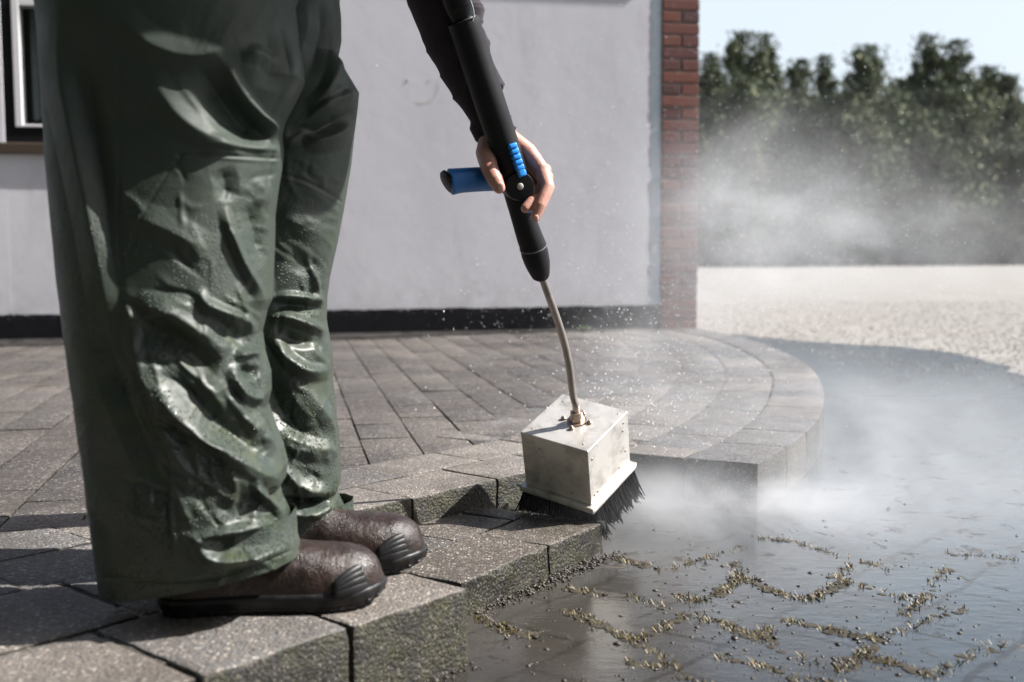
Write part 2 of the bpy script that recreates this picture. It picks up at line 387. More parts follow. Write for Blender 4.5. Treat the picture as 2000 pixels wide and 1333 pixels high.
n = N('window_glass'); M_glass = n.set((0.9, 0.95, 0.95), 0.03, 0, None, 0.5, Transmission_Weight=1.0, IOR=1.45)
n = N('bark'); M_bark = n.set(n.mix(n.noise(9, 4), (0.045, 0.033, 0.025), (0.11, 0.085, 0.065)), 0.9, 0, n.bump(n.noise(24, 4), 0.8, 0.02))
def m_leaf():
    n = N('conifer_foliage')
    c = n.ramp(n.isl(), [(0, (0.06, 0.085, 0.062)), (0.45, (0.115, 0.145, 0.092)), (0.8, (0.17, 0.195, 0.115)), (1, (0.22, 0.225, 0.13))])
    c = n.mix(n.ramp(n.noise(0.5, 3), [(0.35, 0), (0.65, 0.6)]), c, (0.065, 0.066, 0.040))
    return n.set(c, 0.75, 0, None, 0.12)
M_leaf = m_leaf()
n = N('weed_leaf'); M_weed = n.set(n.mix(n.isl(), (0.06, 0.12, 0.03), (0.12, 0.20, 0.05)), 0.5)
n = N('water_droplet'); M_drop = n.set((0.85, 0.87, 0.90), 0.15, 0, None, 0.8)

# ================================================================== SETTING
ZT, ZS = 0.095, 0.050                            # terrace top, step top; the driveway is at 0
def v2(v): return np.array([v[0], v[1]])
dA = np.array([0.66, 0.75]); dA /= np.linalg.norm(dA); nA = np.array([-dA[1], dA[0]])     # along the kerb line / inwards
A0 = v2(P(860, 960, ZT))
Gc = v2(P(917, 1148, ZT))                         # outer corner of the block the boots stand on
Ncor = A0 + dA * 0.50                              # inner corner of the notch (behind the brush)
front_far = Gc - dA * 3.2
def along(p, q, o): return p + (q - p) * o
tA = np.dot(Gc - A0, dA)
Hn = A0 + dA * tA                                  # notch corner under the boots
cpx = [(1480, 907), (1532, 878), (1594, 826), (1610, 775), (1592, 727), (1540, 692), (1455, 661), (1362, 642)]
curve = [v2(q) for q in catmull([P(x, y, ZT) for x, y in cpx], 14)]
WA = R(11.2); dW = np.array([math.cos(WA), math.sin(WA)]); nW = np.array([dW[1], -dW[0]])   # wall direction, outward normal
Wp = v2(P(1362, 638, ZT))                          # foot of the pillar's right edge
wall_l = Wp - dW * 6.0
outline = [Gc, Hn, Ncor] + curve + [Wp + nW * 0.0, wall_l, np.array([-4.9, 0.5]), front_far]

def poly_prism(name, pts, z0, z1, mat, parent=None):
    bm = bmesh.new(); vs = [bm.verts.new((p[0], p[1], z1)) for p in pts]
    f = bm.faces.new(vs)
    if f.normal.z < 0: f.normal_flip()
    r = bmesh.ops.extrude_face_region(bm, geom=[f]); bmesh.ops.translate(bm, verts=[g for g in r['geom'] if isinstance(g, bmesh.types.BMVert)], vec=(0, 0, z0 - z1))
    bmesh.ops.recalc_face_normals(bm, faces=bm.faces); bmesh.ops.triangulate(bm, faces=bm.faces)
    return from_bm(name, bm, mat, parent)
def sheet(name, pts, z, mat, kind='structure'):
    bm = bmesh.new(); vs = [bm.verts.new((p[0], p[1], z)) for p in pts]; f = bm.faces.new(vs); f.normal_update()
    if f.normal.z < 0: f.normal_flip()
    bmesh.ops.triangulate(bm, faces=bm.faces); return tag(from_bm(name, bm, mat), kind=kind)

_tmp = bpy.data.meshes.new('scratch')
def block(bmain, c4, z0, z1, bev=0.004, cuts=0, rough=0.0, jit=0.0012, seed=0):
    """one kerb stone or paver from four plan corners"""
    bm = bmesh.new(); r = random.Random(seed); dz = [r.uniform(-jit, jit) for _ in range(4)]
    lo = [bm.verts.new((p[0], p[1], z0)) for p in c4]; hi = [bm.verts.new((p[0], p[1], z1 + d)) for p, d in zip(c4, dz)]
    bm.faces.new(hi); bm.faces.new(lo[::-1])
    for i in range(4): bm.faces.new((lo[i], lo[(i + 1) % 4], hi[(i + 1) % 4], hi[i]))
    bmesh.ops.recalc_face_normals(bm, faces=bm.faces)
    if cuts:
        bmesh.ops.subdivide_edges(bm, edges=bm.edges, cuts=cuts, use_grid_fill=True)
        es = [e for e in bm.edges if len(e.link_faces) == 2 and e.calc_face_angle() > 1.0 and (e.verts[0].co.z > z0 + .01 or e.verts[1].co.z > z0 + .01)]
    else: es = [e for e in bm.edges if e.verts[0].co.z > z0 + .001 or e.verts[1].co.z > z0 + .001]
    bmesh.ops.bevel(bm, geom=es, offset=bev, segments=2, affect='EDGES', profile=0.6)
    if cuts:
        if cuts >= 7: bmesh.ops.subdivide_edges(bm, edges=bm.edges, cuts=1, use_grid_fill=True)
        cx = sum(p[0] for p in c4) / 4; cyy = sum(p[1] for p in c4) / 4
        for v in bm.verts:
            top = v.co.z > z1 - bev * .9
            nz = noise.noise_vector(v.co * 38) * rough + noise.noise_vector(v.co * 150) * rough * 0.6
            v.co += nz * (0.45 if top else 1.0)
            if abs(v.co.z - z1) < 0.010:
                ch = max(0, noise.noise(v.co * 34 + Vector((5, 1, 2))) - 0.15) * 0.05
                v.co.x += (cx - v.co.x) * ch; v.co.y += (cyy - v.co.y) * ch; v.co.z -= ch * .04 if not top else 0
    bm.to_mesh(_tmp); bm.free(); bmain.from_mesh(_tmp)

def inside(p, poly):
    c = False; j = len(poly) - 1
    for i in range(len(poly)):
        a, b = poly[i], poly[j]
        if (a[1] > p[1]) != (b[1] > p[1]) and p[0] < (b[0] - a[0]) * (p[1] - a[1]) / (b[1] - a[1]) + a[0]: c = not c
        j = i
    return c
def seg_dist(p, a, b):
    ab = b - a; t = max(0, min(1, np.dot(p - a, ab) / np.dot(ab, ab))); return np.linalg.norm(p - a - ab * t)
def edge_dist(p, poly): return min(seg_dist(p, poly[i], poly[(i + 1) % len(poly)]) for i in range(len(poly)))

# bedding under the terrace (shows only in the joints)
bed_out = [p for p in outline]
bed = poly_prism('terrace_base', [(lambda q: q)(p) for p in
      [Gc + nA * .012 - dA * .012, Hn + nA * .02 - dA * .012, Ncor + nA * .02 + np.array([.0, .02])] +
      [p + (np.array([0.1, 3.6]) - p) / np.linalg.norm(np.array([0.1, 3.6]) - p) * 0.02 for p in curve] +
      [Wp + nW * 0.0 + np.array([-.02, .3]), wall_l + np.array([0, .3]), np.array([-4.9, 0.5]), front_far + nA * .02]], -0.03, ZT - 0.014, M_bed)
tag(bed, kind='structure')

# field pavers laid square to the wall
bm = bmesh.new(); k = 0
dP = np.array([-dW[1], dW[0]])
org = v2(P(701, 851, ZT)); org = org
PW, PL, GAP = 0.1165, 0.205, 0.0022
poly_field = outline
for i in range(-42, 22):
    for j in range(-22, 26):
        c = org + dW * (i + 0.5) * PW + dP * ((j + (0.5 if i % 2 else 0.0) + 0.5) * PL - 0.02)
        if c[1] < 0.5 or not inside(c, poly_field) or edge_dist(c, poly_field) < 0.125:
            if not (inside(c, poly_field) and np.dot(c - Wp, nW) < 0.14): continue
            if np.dot(c - Wp, nW) < -0.02: continue
            if edge_dist(c, curve) < 0.125: continue
        r_ = random.Random(k * 7 + 1)
        hw, hl = PW / 2 - GAP / 2 - r_.uniform(0, .0012), PL / 2 - GAP / 2 - r_.uniform(0, .0018)
        a_ = r_.uniform(-.008, .008); ca, sa = math.cos(a_), math.sin(a_)
        q = []
        for sx, sy in ((-1, -1), (1, -1), (1, 1), (-1, 1)):
            lx, ly = sx * hw, sy * hl
            q.append(c + dW * (lx * ca - ly * sa) + dP * (lx * sa + ly * ca))
        near = np.linalg.norm(c) < 2.2
        block(bm, q, ZT - 0.03, ZT - 0.0045 + r_.uniform(-.0012, .0012), 0.0022 if near else 0.0018, 0, 0, 0.0011, k); k += 1
terr = tag(from_bm('terrace', bm, M_paver, None, True, R(50)), kind='structure')

# border stones: rings that follow the curved edge, and two rows along the straight kerb
def offset_curve(poly, d):
    out = []
    for i, p in enumerate(poly):
        t = poly[min(i + 1, len(poly) - 1)] - poly[max(i - 1, 0)]; t = t / np.linalg.norm(t)
        out.append(p + np.array([-t[1], t[0]]) * d)
    return out
def resample(poly, step, start=0.0):
    L = [0]; 
    for a, b in zip(poly, poly[1:]): L.append(L[-1] + np.linalg.norm(b - a))
    out = []; s = start
    while s <= L[-1]:
        for i in range(len(poly) - 1):
            if L[i] <= s <= L[i + 1]:
                t = (s - L[i]) / max(1e-9, L[i + 1] - L[i]); out.append((i + t)); break
        s += step
    return out
def at_(poly, f):
    i = min(int(f), len(poly) - 2); return poly[i] + (poly[i + 1] - poly[i]) * (f - i)
bmr = bmesh.new(); kk = 500
RW = 0.147
for ring in range(5):
    o0, o1 = offset_curve(curve, ring * RW + (0.0012 if ring else 0)), offset_curve(curve, (ring + 1) * RW - 0.0035)
    stops = resample(offset_curve(curve, (ring + .5) * RW), 0.205, 0.0 if ring == 0 else (ring * 0.083) % 0.2)
    if ring: stops = [0.0] + stops
    stops.append(len(curve) - 1.001)
    for a, b in zip(stops, stops[1:]):
        if b - a < 0.05: continue
        e = 0.0015 / 0.205 * (b - a)
        q = [at_(o0, a + e), at_(o0, b - e), at_(o1, b - e), at_(o1, a + e)]
        c = sum(q) / 4
        if ring >= 2 and (np.dot(c - A0, nA) < 0.25 and np.dot(c - Ncor, dA) < 0.10): continue
        if np.dot(c - Wp, nW) < -0.06: continue
        z1 = ZT + 0.0005 if ring == 0 else ZT - 0.0022 - 0.0004 * ring
        mid0, mid1 = at_(o0, (a + b) / 2), at_(o1, (a + b) / 2)
        block(bmr, q, -0.03 if ring == 0 else ZT - 0.04, z1, 0.0035, 3 if ring == 0 else 0, 0.0012, 0.0010, kk); kk += 1
tag(from_bm('curved_border', bmr, M_ring, None, True, R(50)), kind='structure')

bmk = bmesh.new()
def row(p0, p1, d_in, width, z0, z1, n_l, cuts, jitter=0.006, bev=0.004, rough=0.0016, gap=0.003, first=None):
    global kk
    d = p1 - p0; L = np.linalg.norm(d); d = d / L; s = 0.0; i = 0
    while s < L - 0.02:
        l = (first if (i == 0 and first) else n_l + random.uniform(-jitter, jitter)); l = min(l, L - s)
        w = width + random.uniform(-.002, .001)
        q = [p0 + d * (s + gap / 2), p0 + d * (s + l - gap / 2), p0 + d * (s + l - gap / 2) + d_in * w, p0 + d * (s + gap / 2) + d_in * w]
        if np.dot(np.array([q[1][0] - q[0][0], q[1][1] - q[0][1]]), np.array([-(q[2] - q[1])[1], (q[2] - q[1])[0]])) > 0: q = q[::-1]
        dist = np.linalg.norm(sum(q) / 4)
        block(bmk, q, z0, z1 + random.uniform(-.001, .001), bev, cuts if dist < 2.6 else 0, rough, 0.0010, kk); kk += 1
        s += l; i += 1
# near kerb, block by block from the corner leftwards
row(Gc, front_far, nA, 0.205, -0.03, ZT, 0.188, 9, gap=0.006, first=0.186, rough=0.0022)
row(Gc + nA * 0.212 - dA * 0.10, front_far + nA * 0.212, nA, 0.20, ZT - 0.04, ZT - 0.001, 0.205, 4, gap=0.006)
row(Hn - dA * 0.02, Ncor, nA, 0.143, -0.03, ZT, 0.205, 7, gap=0.004, first=abs(tA) - 0.20 + 0.155)
row(Hn - dA * 1.6 + nA * 0.147, Ncor + nA * 0.147 + dA * 0.02, nA, 0.14, ZT - 0.04, ZT - 0.0015, 0.205, 4, gap=0.003)
row(Hn - dA * 2.6 + nA * 0.0, Hn - dA * 0.02, nA, 0.143, ZT - 0.04, ZT - 0.002, 0.205, 4, gap=0.004)
# the short edge between the notch and the start of the curve
cB = curve[0]; dB = (cB - Ncor); LB = np.linalg.norm(dB); dB /= LB; nB = np.array([-dB[1], dB[0]])
row(Ncor, cB - dB * (RW - 0.001), nB, 0.10, -0.03, ZT - 0.001, 0.2, 6, gap=0.003)
tag(from_bm('kerb', bmk, M_kerb, None, True, R(50)), kind='structure')
# low step in the notch
bmk = bmesh.new()
s0 = v2(P(925, 1131, ZS)); s1 = s0 + (v2(P(1078, 1064, ZS)) - s0) / np.linalg.norm(v2(P(1078, 1064, ZS)) - s0) * 0.385
dS = (s1 - s0) / np.linalg.norm(s1 - s0); nS = np.array([-dS[1], dS[0]])
row(s0 - dS * 0.03, s1, nS, 0.135, -0.03, ZS, 0.198, 8, gap=0.005, first=0.236, rough=0.0020)
row(s0 + nS * 0.139 - dS * 0.16, s1 + nS * 0.139, nS, 0.15, -0.03, ZS - 0.001, 0.16, 4, gap=0.004)
row(s0 + nS * 0.290 - dS * 0.20, s1 + nS * 0.29 - dS * .05, nS, 0.10, -0.03, ZS - 0.002, 0.2, 3, gap=0.004)
tag(from_bm('step', bmk, M_step, None, True, R(50)), kind='structure')

# ground, driveway
sheet('ground', [(-900, -300), (900, -300), (900, 1500), (-900, 1500)], -0.004, M_gravel)
drv = [P(x, y, 0) for x, y in ((1365, 650), (1440, 654), (1540, 664), (1640, 672), (1760, 678), (1850, 688), (1930, 706), (1985, 728), (2080, 752), (2250, 775))]
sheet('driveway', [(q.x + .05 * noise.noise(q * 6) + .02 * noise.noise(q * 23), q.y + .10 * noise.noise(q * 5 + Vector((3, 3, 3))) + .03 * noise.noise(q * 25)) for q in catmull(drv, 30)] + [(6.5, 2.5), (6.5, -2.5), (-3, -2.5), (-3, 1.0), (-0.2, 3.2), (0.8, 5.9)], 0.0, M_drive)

# loose stones of the gravel yard that stand up individually near the wet edge
def blob_mesh(n_, centers, radii, squash=0.6, sub=1, jitter=0.25):
    bm = bmesh.new(); bmesh.ops.create_icosphere(bm, subdivisions=sub, radius=1.0)
    bv = np.array([v.co[:] for v in bm.verts]); bf = np.array([[v.index for v in f.verts] for f in bm.faces]); bm.free()
    V = []; F = []
    m = len(bv)
    for i in range(n_):
        s = radii[i]; sc = np.array([s * rng.uniform(.75, 1.3), s * rng.uniform(.75, 1.3), s * squash * rng.uniform(.7, 1.2)])
        a = rng.uniform(0, 6.28); c_, s_ = math.cos(a), math.sin(a)
        v = bv * (1 + rng.uniform(-jitter, jitter, (m, 1))) * sc; v = v @ np.array([[c_, s_, 0], [-s_, c_, 0], [0, 0, 1]])
        V.append(v + centers[i]); F.append(bf + i * m)
    return np.concatenate(V), np.concatenate(F)
cs = []; rs = []
dpts = [v2(q) for q in catmull(drv, 4)]
while len(cs) < 9500:
    x = rng.uniform(0.9, 6.0); y = rng.uniform(4.0, 11.0)
    if inside(np.array([x, y]), [v2(p) for p in [(q.x, q.y) for q in catmull(drv, 6)] + [(6.5, 2.5), (6.5, -2.5), (-3, -2.5), (0.8, 5.9)]]):
        if edge_dist(np.array([x, y]), dpts[:-1]) > abs(rng.normal(0, .34)): continue
    if abs(x / y) > 0.56 or np.dot(np.array([x, y]) - Wp, nW) < -0.2 and np.dot(np.array([x, y]) - Wp, dW) < 0.05: continue
    if rng.random() > (5.5 / y) ** 2: continue
    cs.append((x, y, rng.uniform(-.001, .004))); rs.append(rng.uniform(.002, .0055))
V, F = blob_mesh(len(cs), np.array(cs), rs, 0.7)
tag(from_arrays('gravel', V, F, M_stone, None, False), kind='stuff')

# ================================================================== HOUSE
def wpt(s, z, off=0.0):                                                   # point on the wall plane: s to the left of the pillar edge
    p = Wp - dW * s + nW * off; return Vector((p[0], p[1], z))
RW3 = Matrix((( dW[0], nW[0] * -1, 0), (dW[1], nW[1] * -1, 0), (0, 0, 1)))   # local x along wall, y into the wall
house = tag(empty('house', wpt(0, ZT)), 'low house with white rendered wall, black plinth and red brick corner pillar', 'house')
PIL = 0.207; WL = 6.0; HTOP = 2.26
def wall_u(px, py):                                                      # photo position on the wall -> s, z
    d = ray(px, py); n3 = Vector((nW[0], nW[1], 0)); w0 = Vector((Wp[0], Wp[1], 0))
    t = (w0 - CL).dot(n3) / d.dot(n3); q = CL + d * t
    return -(np.dot(v2(q) - Wp, dW)), q.z
win_r = None
sL, zB = wall_u(8, 278); s_sash, z_sash = wall_u(28, 247); _, z_top = wall_u(30, 8)
WH = 0.92; wx0, wx1 = sL - WH, sL; wz0, wz1 = zB, z_top + 0.16
# wall with the window opening: four rectangles of real thickness
bm = bmesh.new()
def wbox(bm, s0, s1, z0, z1, y0, y1, bev=0.0):
    """box on the wall: s0..s1 leftwards, y0..y1 into the wall (negative = proud)"""
    c = Wp - dW * (s0 + s1) / 2 - nW * (y0 + y1) / 2
    add_box(bm, (c[0], c[1], (z0 + z1) / 2), (abs(s1 - s0), abs(y1 - y0), z1 - z0), RW3, bev, 1)
ZPL = ZT + 0.118
wbox(bm, PIL - .004, wx0, ZPL - .01, HTOP, 0.012, 0.30)
wbox(bm, wx1, WL, ZPL - .01, HTOP, 0.012, 0.30)
wbox(bm, wx0 - .0005, wx1 + .0005, ZPL - .01, wz0, 0.0125, 0.30)
wbox(bm, wx0 - .0005, wx1 + .0005, wz1, HTOP, 0.0125, 0.30)
wall = from_bm('wall', bm, M_plaster, house)
bm = bmesh.new(); wbox(bm, PIL, WL, -0.02, ZPL, 0.004, 0.28, 0.003)
bmesh.ops.subdivide_edges(bm, edges=[e for e in bm.edges if e.calc_length() > 1], cuts=260)
for v in bm.verts:
    if v.co.z > ZPL - .02: v.co.z += noise.noise(v.co * 9) * .006 + noise.noise(v.co * 40) * .003
from_bm('plinth', bm, M_plinth, house)
# pale blue strip down the wall beside the pillar, and the diagonal plaster piece at the window's top corner
bm = bmesh.new()
q = [(PIL + .001, ZPL + .004), (PIL + .001, HTOP - .01)]; strip = []
for i in range(60):
    z = lerp(ZPL + .004, HTOP - .01, i / 59); w = 0.052 + 0.018 * max(0, 1 - (z - ZPL) / .3) + noise.noise(Vector((0, 0, z * 9))) * .006
    strip.append((bm.verts.new(wpt(PIL - .003, z, -.0112)), bm.verts.new(wpt(PIL + w, z, -.0112))))
for a, b in zip(strip, strip[1:]): bm.faces.new((a[0], a[1], b[1], b[0]))
r = bmesh.ops.extrude_face_region(bm, geom=bm.faces[:]); bmesh.ops.translate(bm, verts=[g for g in r['geom'] if isinstance(g, bmesh.types.BMVert)], vec=(nW[0] * -.002, nW[1] * -.002, 0))
bmesh.ops.recalc_face_normals(bm, faces=bm.faces)
Mstrip = (lambda n: n.set(n.mix(n.ramp(n.noise(18, 5, .7), [(.4, 0), (.65, 1)]), (0.47, 0.55, 0.61), (0.60, 0.63, 0.68)), 0.8, 0, n.bump(n.noise(60, 4), .5, .003)))(N('pale_blue_surface'))
from_bm('pale_strip', bm, Mstrip, house)
# brick pillar: a mortar core and real bricks in Flemish-like courses
pil = None
bm = bmesh.new(); wbox(bm, 0.004, PIL - .001, -0.02, HTOP, 0.007, 0.205); pil = from_bm('brick_pillar', bm, M_mortar, house)
bm = bmesh.new(); pitch = 0.0625; z = ZT - .03; row_i = 0
while z < HTOP - .03:
    parts_ = [(0.0, 0.205)] if row_i % 2 else [(0.0, 0.097), (0.107, 0.205)]
    for a, b in parts_:
        wbox(bm, a + random.uniform(0, .003), b - random.uniform(0, .003), z + .0055, z + pitch - .0055 + random.uniform(-.001, .001), random.uniform(-.001, .002), 0.10, 0.003)
    for a, b in ([(0.11, 0.21)] if row_i % 2 else [(0.108, 0.21)]):                       # return face round the corner
        wbox(bm, 0.0, 0.10, z + .0055, z + pitch - .0055, a, b, 0.003)
    z += pitch; row_i += 1
bo = from_bm('bricks', bm, M_brick, house); bo.parent = pil; bo.location = (0, 0, 0)
# side wall running back from the pillar
bm = bmesh.new(); wbox(bm, 0.006, 0.20, -0.02, HTOP, 0.212, 4.5); from_bm('side_wall', bm, M_brick, house)
# window
wf = []
bm = bmesh.new()
fb = s_sash
wbox(bm, fb, wx1 + .002, wz0, wz1, 0.022, 0.115); wbox(bm, wx0 - .002, wx0 + (wx1 - fb), wz0, wz1, 0.022, 0.115)
wbox(bm, wx0 + (wx1 - fb), fb, wz0, z_sash, 0.0225, 0.1145); wbox(bm, wx0 + (wx1 - fb), fb, z_top + .03, wz1, 0.0225, 0.1145)
win = from_bm('window', bm, M_winblack, house)
def wchild(name, boxes, mat, bev=0.002):
    bm = bmesh.new()
    for b in boxes: wbox(bm, *b, bev)
    o = from_bm(name, bm, mat, house); o.parent = win; return o
ix1, ix0 = fb - .002, wx0 + (wx1 - fb) + .002
wchild('sash', [(ix1 - .032, ix1, z_sash, z_top + .03, .014, .10), (ix0, ix0 + .032, z_sash, z_top + .03, .014, .10),
                (ix0 + .032, ix1 - .032, z_sash, z_sash + .012, .016, .10), (ix0 + .032, ix1 - .032, z_top - .0, z_top + .03, .016, .10)], M_winwhite)
wchild('pane', [(ix0 + .033, ix1 - .033, z_sash + .013, z_top - .001, .040, .044)], M_glass, 0)
bm = bmesh.new(); prev = None                                             # pleated net curtain, drawn back near its foot
for i in range(90):
    s = lerp(ix0 + .04, ix1 - .05, i / 89); y = .17 + .012 * math.sin(i * 1.05) + .006 * math.sin(i * .37)
    zb = z_sash + .09 + .05 * math.sin(i * .12); a, b = bm.verts.new(wpt(s, zb, -y)), bm.verts.new(wpt(s, z_top + .02, -y))
    if prev: bm.faces.new((prev[0], a, b, prev[1]))
    prev = (a, b)
o = from_bm('curtain', bm, M_curtain, house, True); o.parent = win
wchild('room', [(wx0 - .05, wx1 + .05, wz0 - .05, wz1 + .05, .30, .32)], M_dark, 0)
wchild('sill', [(wx0 - .05, wx1 + .05, wz0 - .055, wz0 - .002, -.014, .023)], M_sill, .004)
# roof edge over the wall
bm = bmesh.new(); wbox(bm, -0.02, WL + .2, HTOP, HTOP + .02, -0.036, 4.6); from_bm('soffit', bm, M_fascia, house)
bm = bmesh.new(); wbox(bm, -0.04, WL + .2, HTOP - .03, HTOP + .20, -0.060, -0.037, .004); from_bm('fascia', bm, M_fascia, house)
bm = bmesh.new(); wbox(bm, -0.02, WL + .2, HTOP + .021, HTOP + .16, -0.036, 4.6); from_bm('roof', bm, M_roof, house)

bm = bmesh.new()  # dark strip along the wall foot, narrower towards the pillar
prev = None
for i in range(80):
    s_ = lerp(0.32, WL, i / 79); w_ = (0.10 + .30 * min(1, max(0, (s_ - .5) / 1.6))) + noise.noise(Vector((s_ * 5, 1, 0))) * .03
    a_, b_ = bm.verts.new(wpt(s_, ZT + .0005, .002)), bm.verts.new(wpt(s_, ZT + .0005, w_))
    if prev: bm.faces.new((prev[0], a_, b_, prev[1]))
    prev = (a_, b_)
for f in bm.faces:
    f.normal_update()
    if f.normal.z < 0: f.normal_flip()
tag(from_bm('dark_strip', bm, (lambda n: n.set(n.mix(n.noise(30, 5), (0.012, 0.011, 0.011), (0.035, 0.031, 0.028)), n.ramp(n.noise(14, 3), [(.35, .25), (.65, .7)]), 0, n.bump(n.noise(90, 5), .6, .003)))(N('dark_strip_surface'))), kind='structure')
# small weeds at the foot of the plinth
for i, (px, py, s_, lab) in enumerate(((1140, 646, 0.020, 'small bright green weed at the foot of the black plinth behind the lance'),
                                       (1176, 650, 0.009, 'tiny dull green weed at the plinth foot nearer the brick pillar'),)):
    b = P(px, py, ZT); V = []; F = []
    for k in range(46):
        a = rng.uniform(0, 6.28); r_ = rng.uniform(.2, 1.2) * s_; h = rng.uniform(.3, 1.1) * s_
        c = np.array([b.x + math.cos(a) * r_, b.y + math.sin(a) * r_ * .6 - .01, ZT + h]); l = s_ * rng.uniform(.25, .5)
        u = rng.normal(size=3); u /= np.linalg.norm(u); w = np.cross(u, rng.normal(size=3)); w /= np.linalg.norm(w)
        o_ = len(V); V += [c - u * l, c + w * l * .5, c + u * l, c - w * l * .5]; F.append([o_, o_ + 1, o_ + 2, o_ + 3])
    tag(from_arrays('weed', V, F, M_weed, None, False), lab, 'weed', 'weeds at the plinth')

# ================================================================== TREES
def tree(px, topy, Y, wid, seed, label, lean=0.0):
    r = np.random.default_rng(seed); top = D(px, topy, Y); H = top.z; X = top.x
    root = tag(empty('conifer_tree', (X, Y, 0)), label, 'tree', 'conifers beyond the gravel yard')
    pts = [(X + lean * t + 0.08 * math.sin(seed + 4 * t), Y, H * t * .97) for t in np.linspace(0, 1, 9)]
    ms = [tube(pts, [lerp(.16, .015, t) for t in np.linspace(0, 1, 9)], 8)]
    limbs = []
    nl = 56
    for k in range(nl):
        t = lerp(.01, .97, (k + r.uniform(0, 1)) / nl); a = r.uniform(0, 6.28)
        L = wid * (0.25 + 0.75 * min(1, (1 - t) * 1.75)) * r.uniform(.55, 1.12) * (1.0 if t < .7 else .8)
        b = np.array([X + lean * t, Y, H * t]); d = np.array([math.cos(a), math.sin(a), r.uniform(.25, .95)]); 
        e = b + d * L * np.array([1, 1, .8]); limbs.append((b, e, L)); ms.append(tube([b, (b + e) / 2 + np.array([0, 0, -.05 * L]), e], [.035, .022, .008], 4, False))
    V, F = cat([(v, f[:, [0, 1, 2, 3]] if f.shape[1] == 4 else f) for v, f in ms])
    from_arrays('trunk', V, F, M_bark, root)
    C = []; S = []
    for b, e, L in limbs:
        m = int(300 * (L / wid + .3)); t = r.uniform(.12, 1.08, m) ** .75
        c = b + (e - b) * t[:, None] + r.normal(size=(m, 3)) * (0.16 + 0.16 * (1 - t[:, None]) ) * L * np.array([1, 1, 1.1])
        C.append(c); S.append(r.uniform(.04, .105, m))
    m = 1100; t = r.uniform(.70, 1.06, m); C.append(np.stack([X + lean * t + r.normal(size=m) * (.10 + .42 * (1.09 - t)) * wid, Y + r.normal(size=m) * .42 * wid * (1.09 - t), H * t], 1)); S.append(r.uniform(.04, .09, m))
    C = np.concatenate(C); S = np.concatenate(S); k = C[:, 2] < H * 1.07; C = C[k]; S = S[k]; m = len(C)
    u = r.normal(size=(m, 3)); u[:, 2] = np.abs(u[:, 2]) + .4; u /= np.linalg.norm(u, axis=1)[:, None]
    w = np.cross(u, r.normal(size=(m, 3))); w /= np.linalg.norm(w, axis=1)[:, None]
    S = S[:, None]
    V = np.stack([C - u * S, C + w * S * .5, C + u * S * 1.5, C - w * S * .5], 1).reshape(-1, 3)
    from_arrays('crown', V, np.arange(4 * m).reshape(-1, 4), M_leaf, root, False)
specs = [(1388, 128, 37, 1.3, 'leftmost blurred dark conifer right beside the brick pillar'),
         (1445, 88, 36, 1.45, 'tall dark conifer with a blunt double top just right of the brick pillar'),
         (1500, 92, 38, 1.2, 'thin topped conifer filling the right shoulder of the first tall clump'),
         (1560, 140, 37, 1.25, 'lower conifer in the dip between the first clump and the centre tree'),
         (1608, 132, 39, 1.0, 'slender wispy conifer second in the dip left of the centre tree'),
         (1690, 112, 36, 1.75, 'broad rounded conifer in the centre of the tree row'),
         (1762, 175, 39, 1.2, 'short conifer in the gap right of the broad centre tree'),
         (1808, 92, 37, 1.3, 'tallest conifer with a pointed tip right of centre'),
         (1864, 104, 36.5, 1.4, 'tall full conifer paired with the tallest tip on its right'),
         (1925, 152, 38, 1.3, 'middling conifer on the downward slope of the tree row'),
         (1972, 168, 37, 1.4, 'conifer near the right edge of the photograph'),
         (2040, 190, 37.5, 1.6, 'conifer at the far right end of the row')]
for i, (px, ty, Y, w, lab) in enumerate(specs): tree(px, ty, Y, w * 1.18, 100 + i, lab, [0, .1, -.1, .05][i % 4])
back = [(1410, 175, 41), (1475, 190, 42), (1535, 215, 41.5), (1600, 205, 42), (1655, 200, 41), (1725, 205, 42.5), (1790, 200, 41), (1840, 215, 42), (1900, 210, 41.5), (1960, 225, 42), (2020, 230, 41)]
nth = ['first', 'second', 'third', 'fourth', 'fifth', 'sixth', 'seventh', 'eighth', 'ninth', 'tenth', 'eleventh']
for i, (px, ty, Y) in enumerate(back): tree(px, ty, Y, 2.3, 300 + i, f'shorter conifer of the back row, {nth[i]} from the brick pillar')

